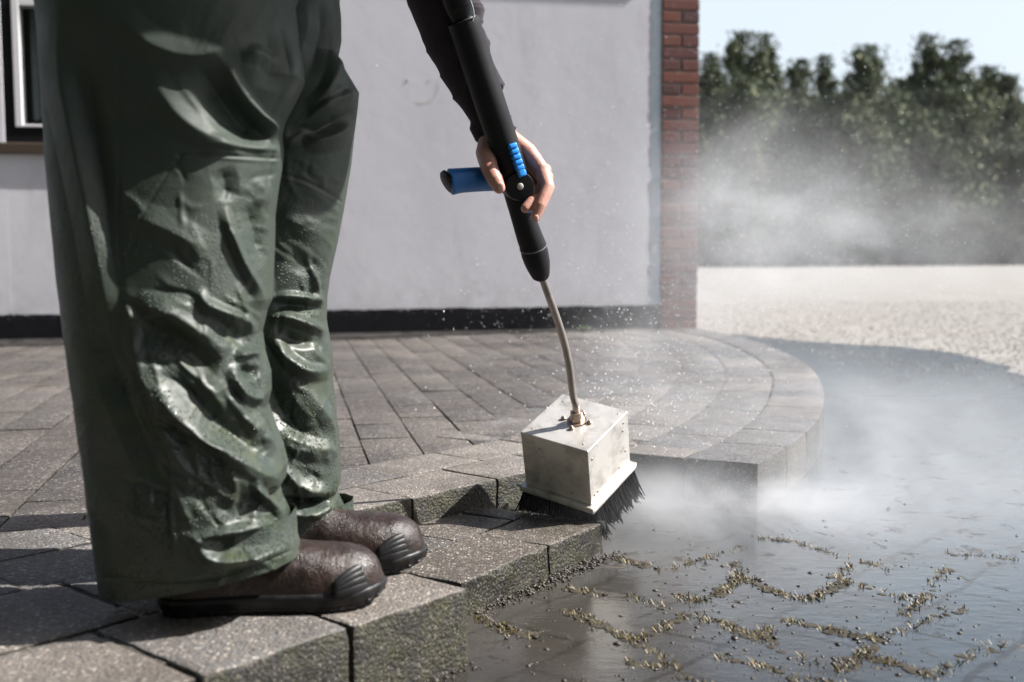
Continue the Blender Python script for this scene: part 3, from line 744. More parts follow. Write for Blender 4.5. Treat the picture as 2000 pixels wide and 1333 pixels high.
# ================================================================== MOSS, MUD
def on_line(pts, step, spread):
    out = []; q = [P(x, y, 0) for x, y in pts]
    for a, b in zip(q, q[1:]):
        n_ = max(1, int((b - a).length / step))
        for k in range(n_):
            t = rng.random(); c = a.lerp(b, t); c.x += rng.normal() * spread; c.y += rng.normal() * spread; out.append((c.x, c.y))
    return out
lines = [([(1205, 1092), (1240, 1100), (1302, 1114)], 1.2), ([(1322, 1163), (1352, 1175), (1385, 1172), (1440, 1136), (1446, 1122)], 1.0),
         ([(1446, 1126), (1500, 1152), (1560, 1170), (1585, 1172), (1610, 1158), (1655, 1136)], 1.2), ([(1632, 1130), (1665, 1100)], .35),
         ([(1535, 1212), (1590, 1222), (1650, 1240), (1722, 1250)], .85), ([(1718, 1250), (1695, 1275), (1660, 1300), (1632, 1318)], .8),
         ([(1108, 1196), (1150, 1212), (1200, 1236), (1240, 1252)], 1.2), ([(1240, 1252), (1275, 1238), (1330, 1208), (1360, 1190)], .6),
         ([(1365, 1208), (1400, 1216), (1440, 1232), (1482, 1248), (1510, 1226)], .8), ([(1702, 1288), (1745, 1298), (1790, 1312), (1815, 1324)], 1.3),
         ([(1228, 1296), (1262, 1302), (1302, 1312)], .5), ([(1400, 1286), (1450, 1290), (1520, 1312), (1570, 1330), (1650, 1340)], .6),
         ([(1846, 1112), (1828, 1135), (1800, 1170), (1762, 1205)], .4), ([(1752, 1168), (1790, 1172)], .7), ([(925, 1205), (960, 1222), (1010, 1240), (1040, 1248)], .6),
         ([(970, 1222), (1010, 1236), (1050, 1242)], 1.0), ([(1110, 1150), (1150, 1160), (1180, 1165)], .7), ([(1480, 1050), (1550, 1058)], .55), ([(1850, 1082), (1985, 1092)], .22),
         ([(1440, 1124), (1435, 1100)], .5), ([(925, 1190), (1010, 1160), (1108, 1140)], .25), ([(1240, 1252), (1300, 1290), (1345, 1330)], .3), ([(1482, 1248), (1540, 1275), (1600, 1300)], .25), ([(1655, 1136), (1740, 1165), (1846, 1190)], .18), ([(1722, 1250), (1800, 1215), (1880, 1190)], .22), ([(1302, 1114), (1380, 1090), (1450, 1070)], .28), ([(1550, 1058), (1650, 1090), (1760, 1120)], .15), ([(1815, 1324), (1880, 1290), (1950, 1260)], .3), ([(1230, 1165), (1300, 1190)], .35), ([(1340, 1330), (1380, 1345), (1460, 1352)], .7)]
V = []; F = []
for pts, dens in lines:
    for (x, y) in on_line(pts, .0011 / dens, .0058):
        if noise.noise(Vector((x * 22, y * 22, 3))) < -0.12 / max(dens, .3): continue
        for k in range(2):
            h = rng.uniform(.0015, .0065); a = rng.uniform(0, 6.28); l = rng.uniform(.3, 1.3) * h
            bx, by = x + rng.normal() * .002, y + rng.normal() * .002; w = rng.uniform(.0006, .0013)
            o_ = len(V); V += [(bx - w * math.sin(a), by + w * math.cos(a), 0), (bx + w * math.sin(a), by - w * math.cos(a), 0),
                               (bx + l * math.cos(a) + w * .4, by + l * math.sin(a), h), (bx + l * math.cos(a) - w * .4, by + l * math.sin(a), h)]
            F.append([o_, o_ + 1, o_ + 2, o_ + 3])
tag(from_arrays('moss', V, F, M_moss, None, False), kind='stuff')
cs = []; rs = []
for pts, dens in lines:
    for (x, y) in on_line(pts, .0036 / dens, .0110): cs.append((x, y, rng.uniform(-.001, .002))); rs.append(min(.0034, rng.exponential(.0010) + .0005))
mc = []; mr = []
for pts, dens in lines:
    for (x, y) in on_line(pts, .0050 / max(dens, .3), .0045):
        if noise.noise(Vector((x * 18, y * 18, 3))) > -0.25 / max(dens, .4) * .6: mc.append((x, y, .0)); mr.append(rng.uniform(.004, .010) * (.6 + .4 * min(1, dens)))
V, F = blob_mesh(len(mc), np.array(mc), mr, 0.22, 2, .22)
M_mat = (lambda n: n.set(n.mix(n.ramp(n.noise(260, 5, 0.75), [(0.40, 0), (0.62, 1)]), (0.014, 0.010, 0.007), (0.060, 0.046, 0.018)), 0.6, 0, n.bump(n.noise(420, 5, .8), 1.0, .004)))(N('matted_moss'))
tag(from_arrays('matted_moss', V, F, M_mat, None, True), kind='stuff')
feet = [[(x_, y_) for x_, y_ in ((925, 1196), (990, 1172), (1075, 1136), (1140, 1108), (1205, 1084))]]
for pts in feet:
    for (x, y) in on_line(pts, .0005, .009): cs.append((x, y, rng.uniform(-.001, .004))); rs.append(rng.uniform(.0008, .0034))
for s in np.linspace(0.0, 1.2, 420):                                        # along the foot of the near kerb
    p = Gc - dA * s - nA * abs(rng.normal(.008, .008)); cs.append((p[0], p[1], rng.uniform(0, .004))); rs.append(rng.uniform(.001, .003))
for k in range(1500):                                                       # scattered bits over the flooded setts
    px, py = rng.uniform(940, 2050), 1333 - abs(rng.normal(0, 150)); 
    if px < 1230 + (1333 - py) * .4 and rng.random() < .6 or py < 900: continue
    p = P(px, py, 0)
    if noise.noise(Vector((p.x * 7, p.y * 7, 9))) < rng.uniform(-.35, .35): continue
    cs.append((p.x, p.y, 0)); rs.append(min(.006, rng.exponential(.0012) + .0006))
V, F = blob_mesh(len(cs), np.array(cs), rs, 0.55)
tag(from_arrays('mud', V, F, M_mud, None, True), kind='stuff')

# ================================================================== PERSON
def remesh(objs_meshes, voxel, smooth_it, name):
    """union of tapered limbs -> one continuous skin"""
    V, F = cat(objs_meshes); me = bpy.data.meshes.new('scratch_body')
    faces = [list(dict.fromkeys(f)) for f in F.tolist()]
    me.from_pydata(V.tolist(), [], faces); o = bpy.data.objects.new('scratch_body', me); scn.collection.objects.link(o)
    m = o.modifiers.new('r', 'REMESH'); m.mode = 'VOXEL'; m.voxel_size = voxel; m.adaptivity = 0
    s = o.modifiers.new('s', 'SMOOTH'); s.factor = 0.5; s.iterations = smooth_it
    bpy.context.view_layer.update(); dg = bpy.context.evaluated_depsgraph_get()
    out = bpy.data.meshes.new_from_object(o.evaluated_get(dg)); out.name = name
    bpy.data.objects.remove(o); return out
def limb(pts, rad, n=16, flat=None):
    """closed capsule chain with round ends; flat = (axis vector, factor) squashes it"""
    pts = [Vector(p) for p in pts]; d0 = (pts[0] - pts[1]).normalized(); d1 = (pts[-1] - pts[-2]).normalized()
    P_, R_ = [], []
    for a in (1.35, 1.05, .7, .35): P_.append(pts[0] + d0 * rad[0] * math.sin(a)); R_.append(rad[0] * math.cos(a))
    k = len(pts)
    dense = []
    for i in range(k):
        dense.append((pts[i], rad[i]))
        if i < k - 1:
            for t in (1 / 3, 2 / 3): dense.append((pts[i].lerp(pts[i + 1], t), lerp(rad[i], rad[i + 1], t)))
    for p, r in dense: P_.append(p); R_.append(r)
    for a in (.35, .7, 1.05, 1.35): P_.append(pts[-1] + d1 * rad[-1] * math.sin(a)); R_.append(rad[-1] * math.cos(a))
    V, F = tube(P_, R_, n)
    if flat is not None:
        ax = np.array(Vector(flat[0]).normalized()); c = np.array([list(p) for p in P_])
        cc = np.concatenate([np.repeat(c, n, 0), c[[0]], c[[-1]]])
        dv = V - cc; V = V - np.outer(dv @ ax, ax) * (1 - flat[1])
    return V, F
sole_n = P(320, 1203, ZT); toe_n = P(742, 1180, ZT)
person = tag(empty('person', ((sole_n.x + toe_n.x) / 2, (sole_n.y + toe_n.y) / 2, ZT)),
             'person in loose dark green waterproof trousers and brown boots bending to hold the steam lance', 'person')
hip = Vector((-0.44, 1.36, 0.93)); chest = Vector((-0.03, 1.365, 1.06)); neck = Vector((0.11, 1.42, 1.11)); head = Vector((0.21, 1.43, 1.17))
shR = Vector((-0.10, 1.53, 1.09)); elR = D(845, -75, 1.70); wrR = D(966, 258, 1.765)
shL = Vector((-0.06, 1.26, 1.09)); elL = Vector((-0.24, 1.34, 0.99)); wrL = D(846, -215, 1.55)
body = []
body.append(limb([hip, hip.lerp(chest, .5), chest, chest.lerp(neck, .6)], [.125, .125, .14, .09], 20))
body.append(limb([neck - Vector((.03, 0, .03)), neck + Vector((.03, .01, .04)), head], [.055, .052, .06], 14))
body.append(limb([head + Vector((-.015, 0, -.01)), head + Vector((.03, 0, .035))], [.088, .085], 20))
body.append(limb([head + Vector((.06, 0, -.045)), head + Vector((.085, 0, -.03))], [.045, .035], 12))          # jaw
body.append(limb([head + Vector((.105, 0, .012)), head + Vector((.125, 0, -.008))], [.013, .014], 8))            # nose
for s in (-1, 1): body.append(limb([head + Vector((.0, s * .085, .015)), head + Vector((-.005, s * .092, -.03))], [.016, .012], 8))
body.append(limb([shR, elR, wrR], [.048, .030, .023], 16)); body.append(limb([chest, shR], [.085, .06], 14))
body.append(limb([shL, elL, wrL], [.055, .043, .029], 16)); body.append(limb([chest, shL], [.085, .06], 14))
body.append(limb([wrL, D(858, -195, 1.57)], [.032, .034], 12))
for k in range(4):
    a = D(852 + k * 3, -220 + k * 15, 1.585); body.append(limb([a, D(884 + k * 3, -216 + k * 15, 1.60), D(890 + k * 3, -210 + k * 15, 1.56)], [.010, .0095, .008], 10))
for (kn, an) in ((D(320, 400, 1.29), D(390, 1080, 1.27)), (D(510, 420, 1.46), D(545, 1010, 1.46))):
    body.append(limb([hip + Vector((0, (kn.y - 1.34) * .8, -.03)), kn, an], [.085, .050, .036], 16))
me_body = remesh(body, 0.010, 6, 'body_coarse')
# the working hand: palm, four curled fingers and a thumb
hb = []
hb.append(limb([D(912, 120, 1.725), D(940, 205, 1.752), D(966, 266, 1.762)], [.024, .0245, .025], 20, ((0, 1, 0), .85)))
HD = {}
mcp = [D(1060, 334, 1.742), D(1064, 348, 1.763), D(1057, 362, 1.783), D(1044, 370, 1.801)]
base = [D(992, 268, 1.752), D(988, 270, 1.768), D(980, 274, 1.782), D(973, 278, 1.794)]
for b, m_ in zip(base, mcp): hb.append(limb([b, b.lerp(m_, .5) + Vector((.004, 0, .003)), m_], [.0150, .0140, .0112], 16))
for m_ in mcp: hb.append(limb([m_ + Vector((-.001, 0, 0)), m_ + Vector((.0025, 0, .001))], [.0118, .0112], 14))
hb.append(limb([D(985, 285, 1.772), D(1010, 315, 1.782), D(1024, 345, 1.792)], [.017, .017, .014], 16))
fing = [([mcp[0], D(1070, 366, 1.722), D(1055, 402, 1.708), D(1046, 424, 1.706)], [.0118, .0106, .0092, .0078]),
        ([mcp[1], D(1062, 384, 1.737), D(1038, 396, 1.716), D(1027, 407, 1.710)], [.0120, .0108, .0092, .0078]),
        ([mcp[2], D(1052, 392, 1.765), D(1028, 398, 1.748), D(1010, 392, 1.744)], [.0110, .0098, .0085, .0074]),
        ([mcp[3], D(1036, 392, 1.792), D(1014, 392, 1.782), D(1000, 384, 1.776)], [.0098, .0086, .0076, .0066])]
for p_, r_ in fing: hb.append(limb(p_, r_, 14))
hb.append(limb([D(960, 272, 1.752), D(949, 300, 1.730), D(956, 330, 1.710), D(967, 352, 1.700), D(975, 367, 1.697)], [.0195, .0160, .0132, .0120, .0094], 16))
hb.append(limb([D(968, 282, 1.760), D(975, 316, 1.755), D(985, 340, 1.765)], [.018, .016, .012], 14))
me_hand = remesh(hb, 0.0014, 6, 'hand')
bmx = bmesh.new(); bmx.from_mesh(me_body)
cut = [v for v in bmx.verts if (v.co - D(955, 235, 1.757)).length < 0.20 and v.co.z < D(900, 150, 1.74).z]
bmesh.ops.delete(bmx, geom=cut, context='VERTS'); bmx.from_mesh(me_hand)
body_o = from_bm('body', bmx, M_skin, person, True)
body_o['label'] = 'bare hand with thumb and curled fingers gripping the lance handle'
# nails on thumb and index
M_nail = simple('nail', (0.58, 0.34, 0.28), 0.28)
for c, r_ in ((D(1047, 427, 1.6985), .0042), (D(978, 366, 1.6875), .0048)):
    bmx = bmesh.new(); m = bmesh.ops.create_uvsphere(bmx, u_segments=16, v_segments=10, radius=1.0)
    bmesh.ops.transform(bmx, matrix=Matrix.Translation(c) @ Matrix.Diagonal((r_, .0012, r_ * 1.35, 1)), verts=m['verts'])
    nl = from_bm('fingernail', bmx, M_nail, person, True); nl.parent = body_o; nl.location = (0, 0, 0)
# hair
hv, hf = limb([head + Vector((-.03, 0, .01)), head + Vector((.02, 0, .05))], [.094, .088], 24)
from_arrays('hair', hv, hf, simple('brown_hair', (0.05, 0.03, 0.02), 0.6, 0, (120, .6)), person)

# ---- numpy value noise for cloth
def vnoise(x, y, seed=0):
    xi, yi = np.floor(x).astype(int), np.floor(y).astype(int); fx, fy = x - xi, y - yi
    fx = fx * fx * (3 - 2 * fx); fy = fy * fy * (3 - 2 * fy)
    def h(a, b):
        v = np.sin(a * 127.1 + b * 311.7 + seed * 74.7) * 43758.5453; return v - np.floor(v)
    return ((h(xi, yi) * (1 - fx) + h(xi + 1, yi) * fx) * (1 - fy) + (h(xi, yi + 1) * (1 - fx) + h(xi + 1, yi + 1) * fx) * fy) * 2 - 1
def stroke(h, X, Y, pts, s_up, s_dn, amp, taper=True):
    """fold drawn along a line; s_up / s_dn = half widths on its two sides (left of travel, right of travel)"""
    pts = [np.array(p, float) for p in catmull([(p[0], p[1], 0) for p in pts], 6)]
    best = np.full(X.shape, 1e9); sgn = np.zeros(X.shape); tt = np.zeros(X.shape); n = len(pts) - 1
    for i in range(n):
        a, b = pts[i][:2], pts[i + 1][:2]; ab = b - a; L2 = ab @ ab + 1e-9
        t = np.clip(((X - a[0]) * ab[0] + (Y - a[1]) * ab[1]) / L2, 0, 1)
        dx, dy = X - a[0] - ab[0] * t, Y - a[1] - ab[1] * t; d = dx * dx + dy * dy
        m = d < best; best[m] = d[m]; sgn[m] = (ab[0] * dy - ab[1] * dx)[m]; tt[m] = (i + t[m]) / n
    d = np.sqrt(best); s = np.where(sgn > 0, s_dn, s_up)
    env = np.clip(np.minimum(tt * 3.2, (1 - tt) * 3.2) + .05, 0, 1) if taper else 1.0
    s = s * 1.4; q = np.clip(1.03 - np.sqrt((d / s) ** 2 + .0009 + 0 * d), 0, 1)
    return h + amp * env * q

def trouser_leg(rows, nth, nz, field, sil_noise, seed, zfront=None, wall=0.0016):
    ys = np.array([(r[0] + r[2]) / 2 for r in rows], float)
    t = np.linspace(0, 1, nz); tk = np.linspace(0, 1, len(rows))
    # arc-length-ish parameter by mean y
    ky = (ys - ys[0]) / (ys[-1] - ys[0])
    cols = []
    for c in range(6):
        v = np.array([r[c] for r in rows], float)
        q = np.interp(t, ky, v); k = 9; q = np.convolve(np.pad(q, k, mode='edge'), np.ones(2 * k + 1) / (2 * k + 1), 'valid') if c >= 4 else q
        cols.append(q)
    yl, xl, yr, xr, Yc, rd = cols
    u = np.linspace(0, 1, nth, endpoint=False); th = 2 * np.pi * (u + 0.16 * np.sin(2 * np.pi * u) / (2 * np.pi) * -1)  # th=pi/2 faces the camera... denser there
    th = 2 * np.pi * u
    th = th - 0.45 * np.cos(th) * -1 * 0
    L = np.array([list(D(a, b, y)) for a, b, y in zip(xl, yl, Yc)]); Rr = np.array([list(D(a, b, y)) for a, b, y in zip(xr, yr, Yc)])
    C = (L + Rr) / 2; H = (Rr - L) / 2
    ct, st = np.cos(th), np.sin(th)
    ex = 0.86
    sc = np.sign(ct) * np.abs(ct) ** ex; ss = np.sign(st) * np.abs(st) ** ex
    Pts = C[:, None, :] + H[:, None, :] * sc[None, :, None]
    Pts[:, :, 1] -= rd[:, None] * ss[None, :]
    if zfront is not None: Pts[:, :, 2] += (np.interp(t, [0, .8, 1], [0, 0, 1])[:, None] * zfront * np.clip(ss, 0, 1)[None, :])
    X, Y = proj(Pts.reshape(-1, 3)); X = X.reshape(nz, nth); Y = Y.reshape(nz, nth)
    h = field(X, Y)
    rr_ = np.random.default_rng(seed + 40)               # short crossing creases around knee, shin and cuff
    for _k in range(95 if seed == 3 else 60):
        cx_, cy_ = (rr_.uniform(260, 560), rr_.uniform(330, 1090)) if seed == 3 else (rr_.uniform(520, 690), rr_.uniform(300, 1000))
        an = rr_.normal(.75, .45); ln = rr_.uniform(18, 60); bx = rr_.normal(0, 7); am = rr_.uniform(.0014, .0034) * (1 if cy_ > 560 else .55) * (1.0 if rr_.random() < .6 else -1)
        px_ = [(cx_ - math.cos(an) * ln, cy_ - math.sin(an) * ln), (cx_ + math.sin(an) * bx, cy_ - math.cos(an) * bx), (cx_ + math.cos(an) * ln, cy_ + math.sin(an) * ln)]
        msk = (np.abs(X - cx_) < ln + 30) & (np.abs(Y - cy_) < ln + 30)
        if msk.any(): h[msk] = stroke(h[msk], X[msk], Y[msk], px_, rr_.uniform(4, 8), rr_.uniform(4, 8), am if am < 0 else am + .003 * 0 + .0)
    for _ in range(2):                                # soften the crests a little, as thick cloth does
        for ax_ in (0, 1):
            h = (np.roll(h, 1, ax_) + np.roll(h, -1, ax_) + 2 * h) / 4 if ax_ else np.concatenate([h[:1], (h[:-2] + 2 * h[1:-1] + h[2:]) / 4, h[-1:]])
    # small random creases everywhere, stronger low down
    w = vnoise(X / 60 + seed, Y / 80, seed) * 22
    n1 = vnoise((X + Y * .55 + w) / 46, (Y - X * .4 + w) / 110, seed + 1); n2 = vnoise((X + Y * .7 + w) / 20, (Y - X * .5) / 52, seed + 2)
    lo = np.clip((X - 250) / 250, .15, 1) if seed == 3 else 1.0
    lowf = np.clip((Y - 350) / 500, 0.25, 1)
    h = h + lo * lowf * (0.0042 * (1 - np.abs(n1)) + 0.0017 * (1 - np.abs(n2)))
    front = np.clip(ss, 0, 1); front = np.clip(front / .42, 0, 1); front = front * front * (3 - 2 * front)
    back = np.clip(-ss, 0, 1)
    # displace along the outward normal, biased towards the viewer side of the leg
    Nrm = np.stack([ct * .55 + 0 * Y, -np.maximum(st, .0) - .25 * (st > 0) + 0 * Y, 0 * Y], -1); Nrm /= (np.linalg.norm(Nrm, axis=-1, keepdims=True) + 1e-6)
    Pts = Pts + Nrm * (h * front[None, :])[..., None]
    bk = 0.010 * vnoise(np.tile(th[None, :] * 2.2, (nz, 1)), Y / 90, seed + 5)
    Pts[:, :, 1] += bk * np.clip(back * 2, 0, 1)[None, :]
    # hem turned in
    inner = C[-1] + (Pts[-1] - C[-1]) * 0.965 + np.array([0, 0, 0.001]); inner2 = C[-1] + (Pts[-1] - C[-1]) * .95 + np.array([0, 0, .05])
    Vv = np.concatenate([Pts.reshape(-1, 3), inner, inner2]); return Vv, grid_faces(nz + 2, nth)

# rows: y_left, x_left, y_right, x_right, depth, half depth
near_rows = [(-330, 62, -330, 660, 1.33, .135), (-180, 74, -180, 640, 1.32, .135), (-60, 82, -60, 592, 1.31, .130), (0, 88, 0, 570, 1.305, .126), (80, 94, 80, 578, 1.30, .122), (130, 96, 130, 588, 1.30, .120),
    (158, 98, 158, 590, 1.30, .118), (200, 100, 200, 570, 1.30, .116), (235, 102, 235, 552, 1.30, .114), (262, 104, 262, 546, 1.30, .112), (300, 106, 300, 549, 1.295, .112), (318, 107, 318, 547, 1.295, .112), (360, 111, 360, 540, 1.29, .110),
    (420, 116, 420, 531, 1.285, .108), (480, 122, 480, 530, 1.28, .106), (540, 127, 540, 528, 1.275, .104), (585, 133, 585, 526, 1.27, .102), (606, 135, 606, 516, 1.27, .10), (650, 141, 650, 506, 1.27, .10), (690, 147, 690, 512, 1.265, .10),
    (730, 152, 730, 524, 1.265, .10), (765, 158, 765, 524, 1.26, .10), (795, 162, 795, 517, 1.26, .10), (830, 166, 830, 528, 1.26, .10), (875, 173, 875, 548, 1.26, .10), (910, 178, 910, 557, 1.26, .10), (940, 182, 938, 553, 1.26, .10),
    (968, 185, 958, 541, 1.26, .10), (995, 189, 980, 546, 1.26, .10), (1040, 194, 1010, 562, 1.26, .098), (1095, 201, 1042, 574, 1.26, .095), (1135, 204, 1066, 583, 1.26, .092), (1150, 206, 1077, 586, 1.26, .090)]
far_rows = [(-330, 300, -330, 700, 1.46, .11), (-120, 320, -120, 672, 1.46, .10), (0, 380, 0, 661, 1.46, .095), (30, 382, 30, 664, 1.46, .095), (75, 385, 75, 664, 1.46, .09), (105, 388, 105, 658, 1.46, .09), (135, 392, 118, 663, 1.46, .09), (160, 396, 150, 682, 1.46, .09), (185, 400, 178, 699, 1.46, .09),
    (215, 405, 212, 696, 1.46, .09), (260, 408, 260, 690, 1.46, .09), (320, 408, 320, 684, 1.46, .09), (400, 400, 400, 671, 1.46, .088), (470, 396, 470, 658, 1.46, .086), (540, 394, 540, 642, 1.46, .084), (580, 394, 580, 637, 1.46, .082),
    (625, 395, 625, 636, 1.46, .08), (665, 398, 665, 643, 1.46, .08), (690, 400, 690, 648, 1.46, .08), (740, 402, 740, 648, 1.46, .08), (800, 404, 800, 654, 1.46, .08), (860, 408, 860, 661, 1.46, .08), (915, 412, 915, 664, 1.46, .08), (945, 416, 945, 664, 1.46, .08),
    (968, 420, 960, 657, 1.46, .080), (985, 424, 975, 663, 1.46, .078), (1020, 430, 1000, 677, 1.46, .072), (1070, 436, 1030, 692, 1.46, .064), (1096, 438, 1044, 697, 1.46, .060)]
def near_field(X, Y):
    h = np.zeros_like(X); S = lambda *a, **k: stroke(h, X, Y, *a, **k)
    h = S([(240, 60), (300, 200), (380, 250), (470, 290)], 60, 70, .006)
    h = S([(300, 150), (350, 225), (420, 270), (520, 285)], 20, 26, .008)          # lower rim of the big thigh fold
    h = S([(380, 120), (430, 190), (480, 250), (525, 272)], 30, 34, -.020)         # deep hollow above the knee
    h = S([(446, 131), (469, 180), (499, 221), (532, 255), (547, 285), (545, 330), (537, 380), (530, 450), (532, 505)], 12, 13, .020)
    h = S([(560, 20), (580, 90), (588, 155), (565, 200), (538, 245)], 20, 16, .016)
    h = S([(520, 60), (535, 120), (520, 175)], 24, 22, -.012); h = S([(470, 110), (510, 105), (548, 130)], 14, 16, .010)
    h = S([(395, 286), (440, 284), (500, 291), (545, 292)], 16, 6, .007)
    h = S([(348, 303), (420, 304), (545, 311)], 2.6, 2.6, -.0034, taper=False); h = S([(360, 308), (450, 310), (545, 316)], 3, 3, .0012, taper=False)
    h = S([(355, 305), (320, 350), (280, 420), (250, 500)], 2.4, 2.4, -.0012, taper=False)   # knee patch edge
    h = S([(430, 330), (440, 360), (438, 395)], 20, 16, -.007); h = S([(505, 345), (512, 380), (505, 405)], 12, 12, .006)
    h = S([(438, 402), (447, 440), (465, 490), (480, 525), (500, 560), (524, 596)], 10, 12, .012)
    h = S([(480, 400), (500, 450), (515, 520)], 16, 16, -.010)
    h = S([(262, 600), (300, 602), (340, 614), (380, 640), (415, 664), (448, 694)], 24, 22, .014)
    h = S([(270, 640), (330, 660), (390, 705), (430, 740)], 24, 30, -.010)
    h = S([(388, 566), (402, 590), (430, 606), (475, 624), (508, 652)], 10, 16, .014)
    h = S([(420, 640), (450, 655), (480, 680)], 14, 14, -.007)
    h = S([(455, 700), (475, 690), (500, 688), (518, 705)], 9, 9, .012); h = S([(466, 715), (485, 728), (508, 732)], 11, 10, -.012)
    h = S([(447, 712), (462, 745), (480, 770), (510, 775), (520, 750)], 12, 12, .013)
    h = S([(290, 690), (300, 742), (337, 800), (394, 849), (430, 872), (469, 897), (515, 925), (550, 938)], 22, 18, .016)
    h = S([(330, 700), (370, 770), (430, 830), (500, 890), (540, 920)], 26, 24, -.011)
    h = S([(500, 790), (520, 840), (540, 880)], 12, 14, .010); h = S([(455, 770), (480, 815), (515, 870)], 14, 12, .007)
    h = S([(498, 935), (502, 955), (520, 978), (545, 998), (572, 1022)], 8, 10, .014); h = S([(520, 955), (540, 972), (560, 985)], 9, 9, -.010)
    h = S([(330, 900), (400, 950), (470, 990), (500, 1000)], 30, 30, -.008); h = S([(300, 860), (380, 930), (450, 975), (505, 1010)], 10, 16, .005)
    h = S([(372, 1062), (405, 1045), (470, 1032), (540, 1018)], 9, 8, .010); h = S([(405, 1062), (470, 1058), (545, 1035)], 12, 13, -.014)
    h = S([(388, 1055), (402, 1080), (440, 1092), (510, 1080), (580, 1052)], 9, 16, .013)
    h = S([(326, 880), (326, 1000), (334, 1060), (346, 1110)], 4, 4, -.0035); h = S([(335, 900), (335, 1010), (344, 1070)], 5, 5, .0025)
    h = S([(112, 0), (125, 150), (160, 320), (200, 520), (225, 700)], 16, 30, .010); h = S([(150, 60), (180, 260), (220, 480)], 26, 22, -.010)
    h = S([(232, 0), (236, 200), (230, 420), (238, 560)], 3, 3, -.0022); h = S([(200, 620), (240, 760), (300, 900), (330, 1000)], 24, 30, -.007)
    h = S([(250, 560), (270, 700), (320, 830), (380, 960)], 12, 18, .007); h = S([(205, 1128), (300, 1136), (420, 1128), (560, 1075)], 2.6, 2.6, -.0030, taper=False)
    h = S([(220, 20), (300, 90), (400, 110), (480, 60)], 26, 24, .007); h = S([(250, 420), (330, 450), (420, 500)], 26, 20, .006)
    return h
def far_field(X, Y):
    h = np.zeros_like(X); S = lambda *a, **k: stroke(h, X, Y, *a, **k)
    h = S([(600, 230), (640, 205), (675, 188), (700, 182)], 10, 10, .014); h = S([(600, 215), (640, 175), (660, 120), (668, 60)], 14, 18, .012)
    h = S([(560, 262), (600, 262), (650, 240), (695, 215)], 16, 14, -.018); h = S([(555, 285), (590, 262), (625, 272), (660, 262), (692, 236)], 8, 20, .013)
    h = S([(545, 340), (590, 352), (640, 378), (675, 400)], 2.6, 2.6, -.0034, taper=False); h = S([(545, 346), (590, 358), (640, 384), (672, 404)], 3, 3, .0014, taper=False)
    h = S([(600, 150), (630, 60), (625, 0)], 20, 20, -.012)
    h = S([(545, 420), (590, 440), (640, 470)], 24, 24, .006); h = S([(560, 500), (600, 520), (625, 505)], 16, 16, -.008)
    h = S([(530, 585), (560, 578), (600, 582), (638, 590)], 7, 8, .010); h = S([(535, 600), (580, 598), (630, 606)], 10, 8, -.012)
    h = S([(525, 622), (560, 618), (600, 632), (640, 650)], 8, 12, .014); h = S([(600, 500), (615, 545), (625, 600)], 6, 8, .008)
    h = S([(545, 655), (580, 668), (620, 668)], 12, 10, -.010); h = S([(540, 650), (556, 690), (600, 722), (648, 720)], 10, 16, .014)
    h = S([(520, 700), (535, 780), (580, 840), (640, 862)], 26, 20, -.014)
    h = S([(532, 832), (570, 855), (610, 872), (655, 880)], 14, 22, .012); h = S([(600, 760), (640, 820), (655, 860)], 14, 14, .007)
    h = S([(545, 880), (560, 920), (600, 955), (650, 960)], 12, 12, .010); h = S([(540, 975), (590, 983), (640, 975)], 9, 9, -.022)
    h = S([(548, 996), (600, 1004), (655, 985)], 6, 10, .009); h = S([(560, 940), (545, 960), (538, 980)], 8, 8, .008)
    h = S([(600, 1066), (640, 1042), (688, 1018)], 2, 2, -.0014, taper=False)
    return h
a = trouser_leg(near_rows, 720, 760, near_field, 0, 3, -0.0); b = trouser_leg(far_rows, 560, 640, far_field, 0, 11, -0.0)
V, F = cat([a, b])
tr = from_arrays('trousers', V, F, M_trouser, person)
tr['label'] = 'wet dark green rubberised trousers spattered with mud below the knee'

# ---- jacket: torso and two sleeves
jb = [limb([hip + Vector((-.01, 0, .0)), hip.lerp(chest, .5), chest, chest.lerp(neck, .7)], [.175, .165, .175, .10], 24),
      limb([chest, shR], [.13, .082], 18), limb([chest, shL], [.13, .082], 18), limb([shL, elL, wrL.lerp(elL, .1)], [.078, .062, .042], 18), limb([shR, shR.lerp(elR, .35)], [.080, .062], 18)]
jm = remesh(jb, .009, 5, 'jacket')
# working sleeve, wrinkled towards the cuff, traced in rows: left and right edge and depth
srows = [(-230, 690, -230, 890, 1.63), (-120, 742, -120, 912, 1.67), (0, 793, 0, 938, 1.715), (40, 808, 20, 950, 1.72), (80, 823, 50, 944, 1.725), (120, 842, 80, 957, 1.73), (155, 862, 110, 960, 1.735), (185, 880, 142, 976, 1.74),
    (205, 893, 165, 988, 1.745), (222, 905, 178, 978, 1.748), (238, 917, 198, 988, 1.75), (256, 920, 222, 996, 1.752), (275, 926, 243, 1003, 1.758), (283, 933, 250, 1011, 1.76)]
nz, nt_ = 260, 120; t = np.linspace(0, 1, nz); ky = np.array([(r[0] - srows[0][0]) for r in srows], float); ky /= ky[-1]
cols = [np.interp(t, ky, [r[c] for r in srows]) for c in range(5)]
L = np.array([list(D(a, b, y)) for b, a, y in zip(cols[0], cols[1], cols[4])]); Rr = np.array([list(D(a, b, y)) for b, a, y in zip(cols[2], cols[3], cols[4])])
C = (L + Rr) / 2; H = (Rr - L) / 2; th = np.linspace(0, 2 * np.pi, nt_, endpoint=False)
hr = np.linalg.norm(H, axis=1) * .92; Pts = C[:, None] + H[:, None] * np.cos(th)[None, :, None]; Pts[:, :, 1] -= hr[:, None] * np.sin(th)[None]
tv = np.tile(t[:, None], (1, nt_)); wv = vnoise(tv * 9, np.cos(th)[None] * 1.5 + 0 * tv, 4) * .6
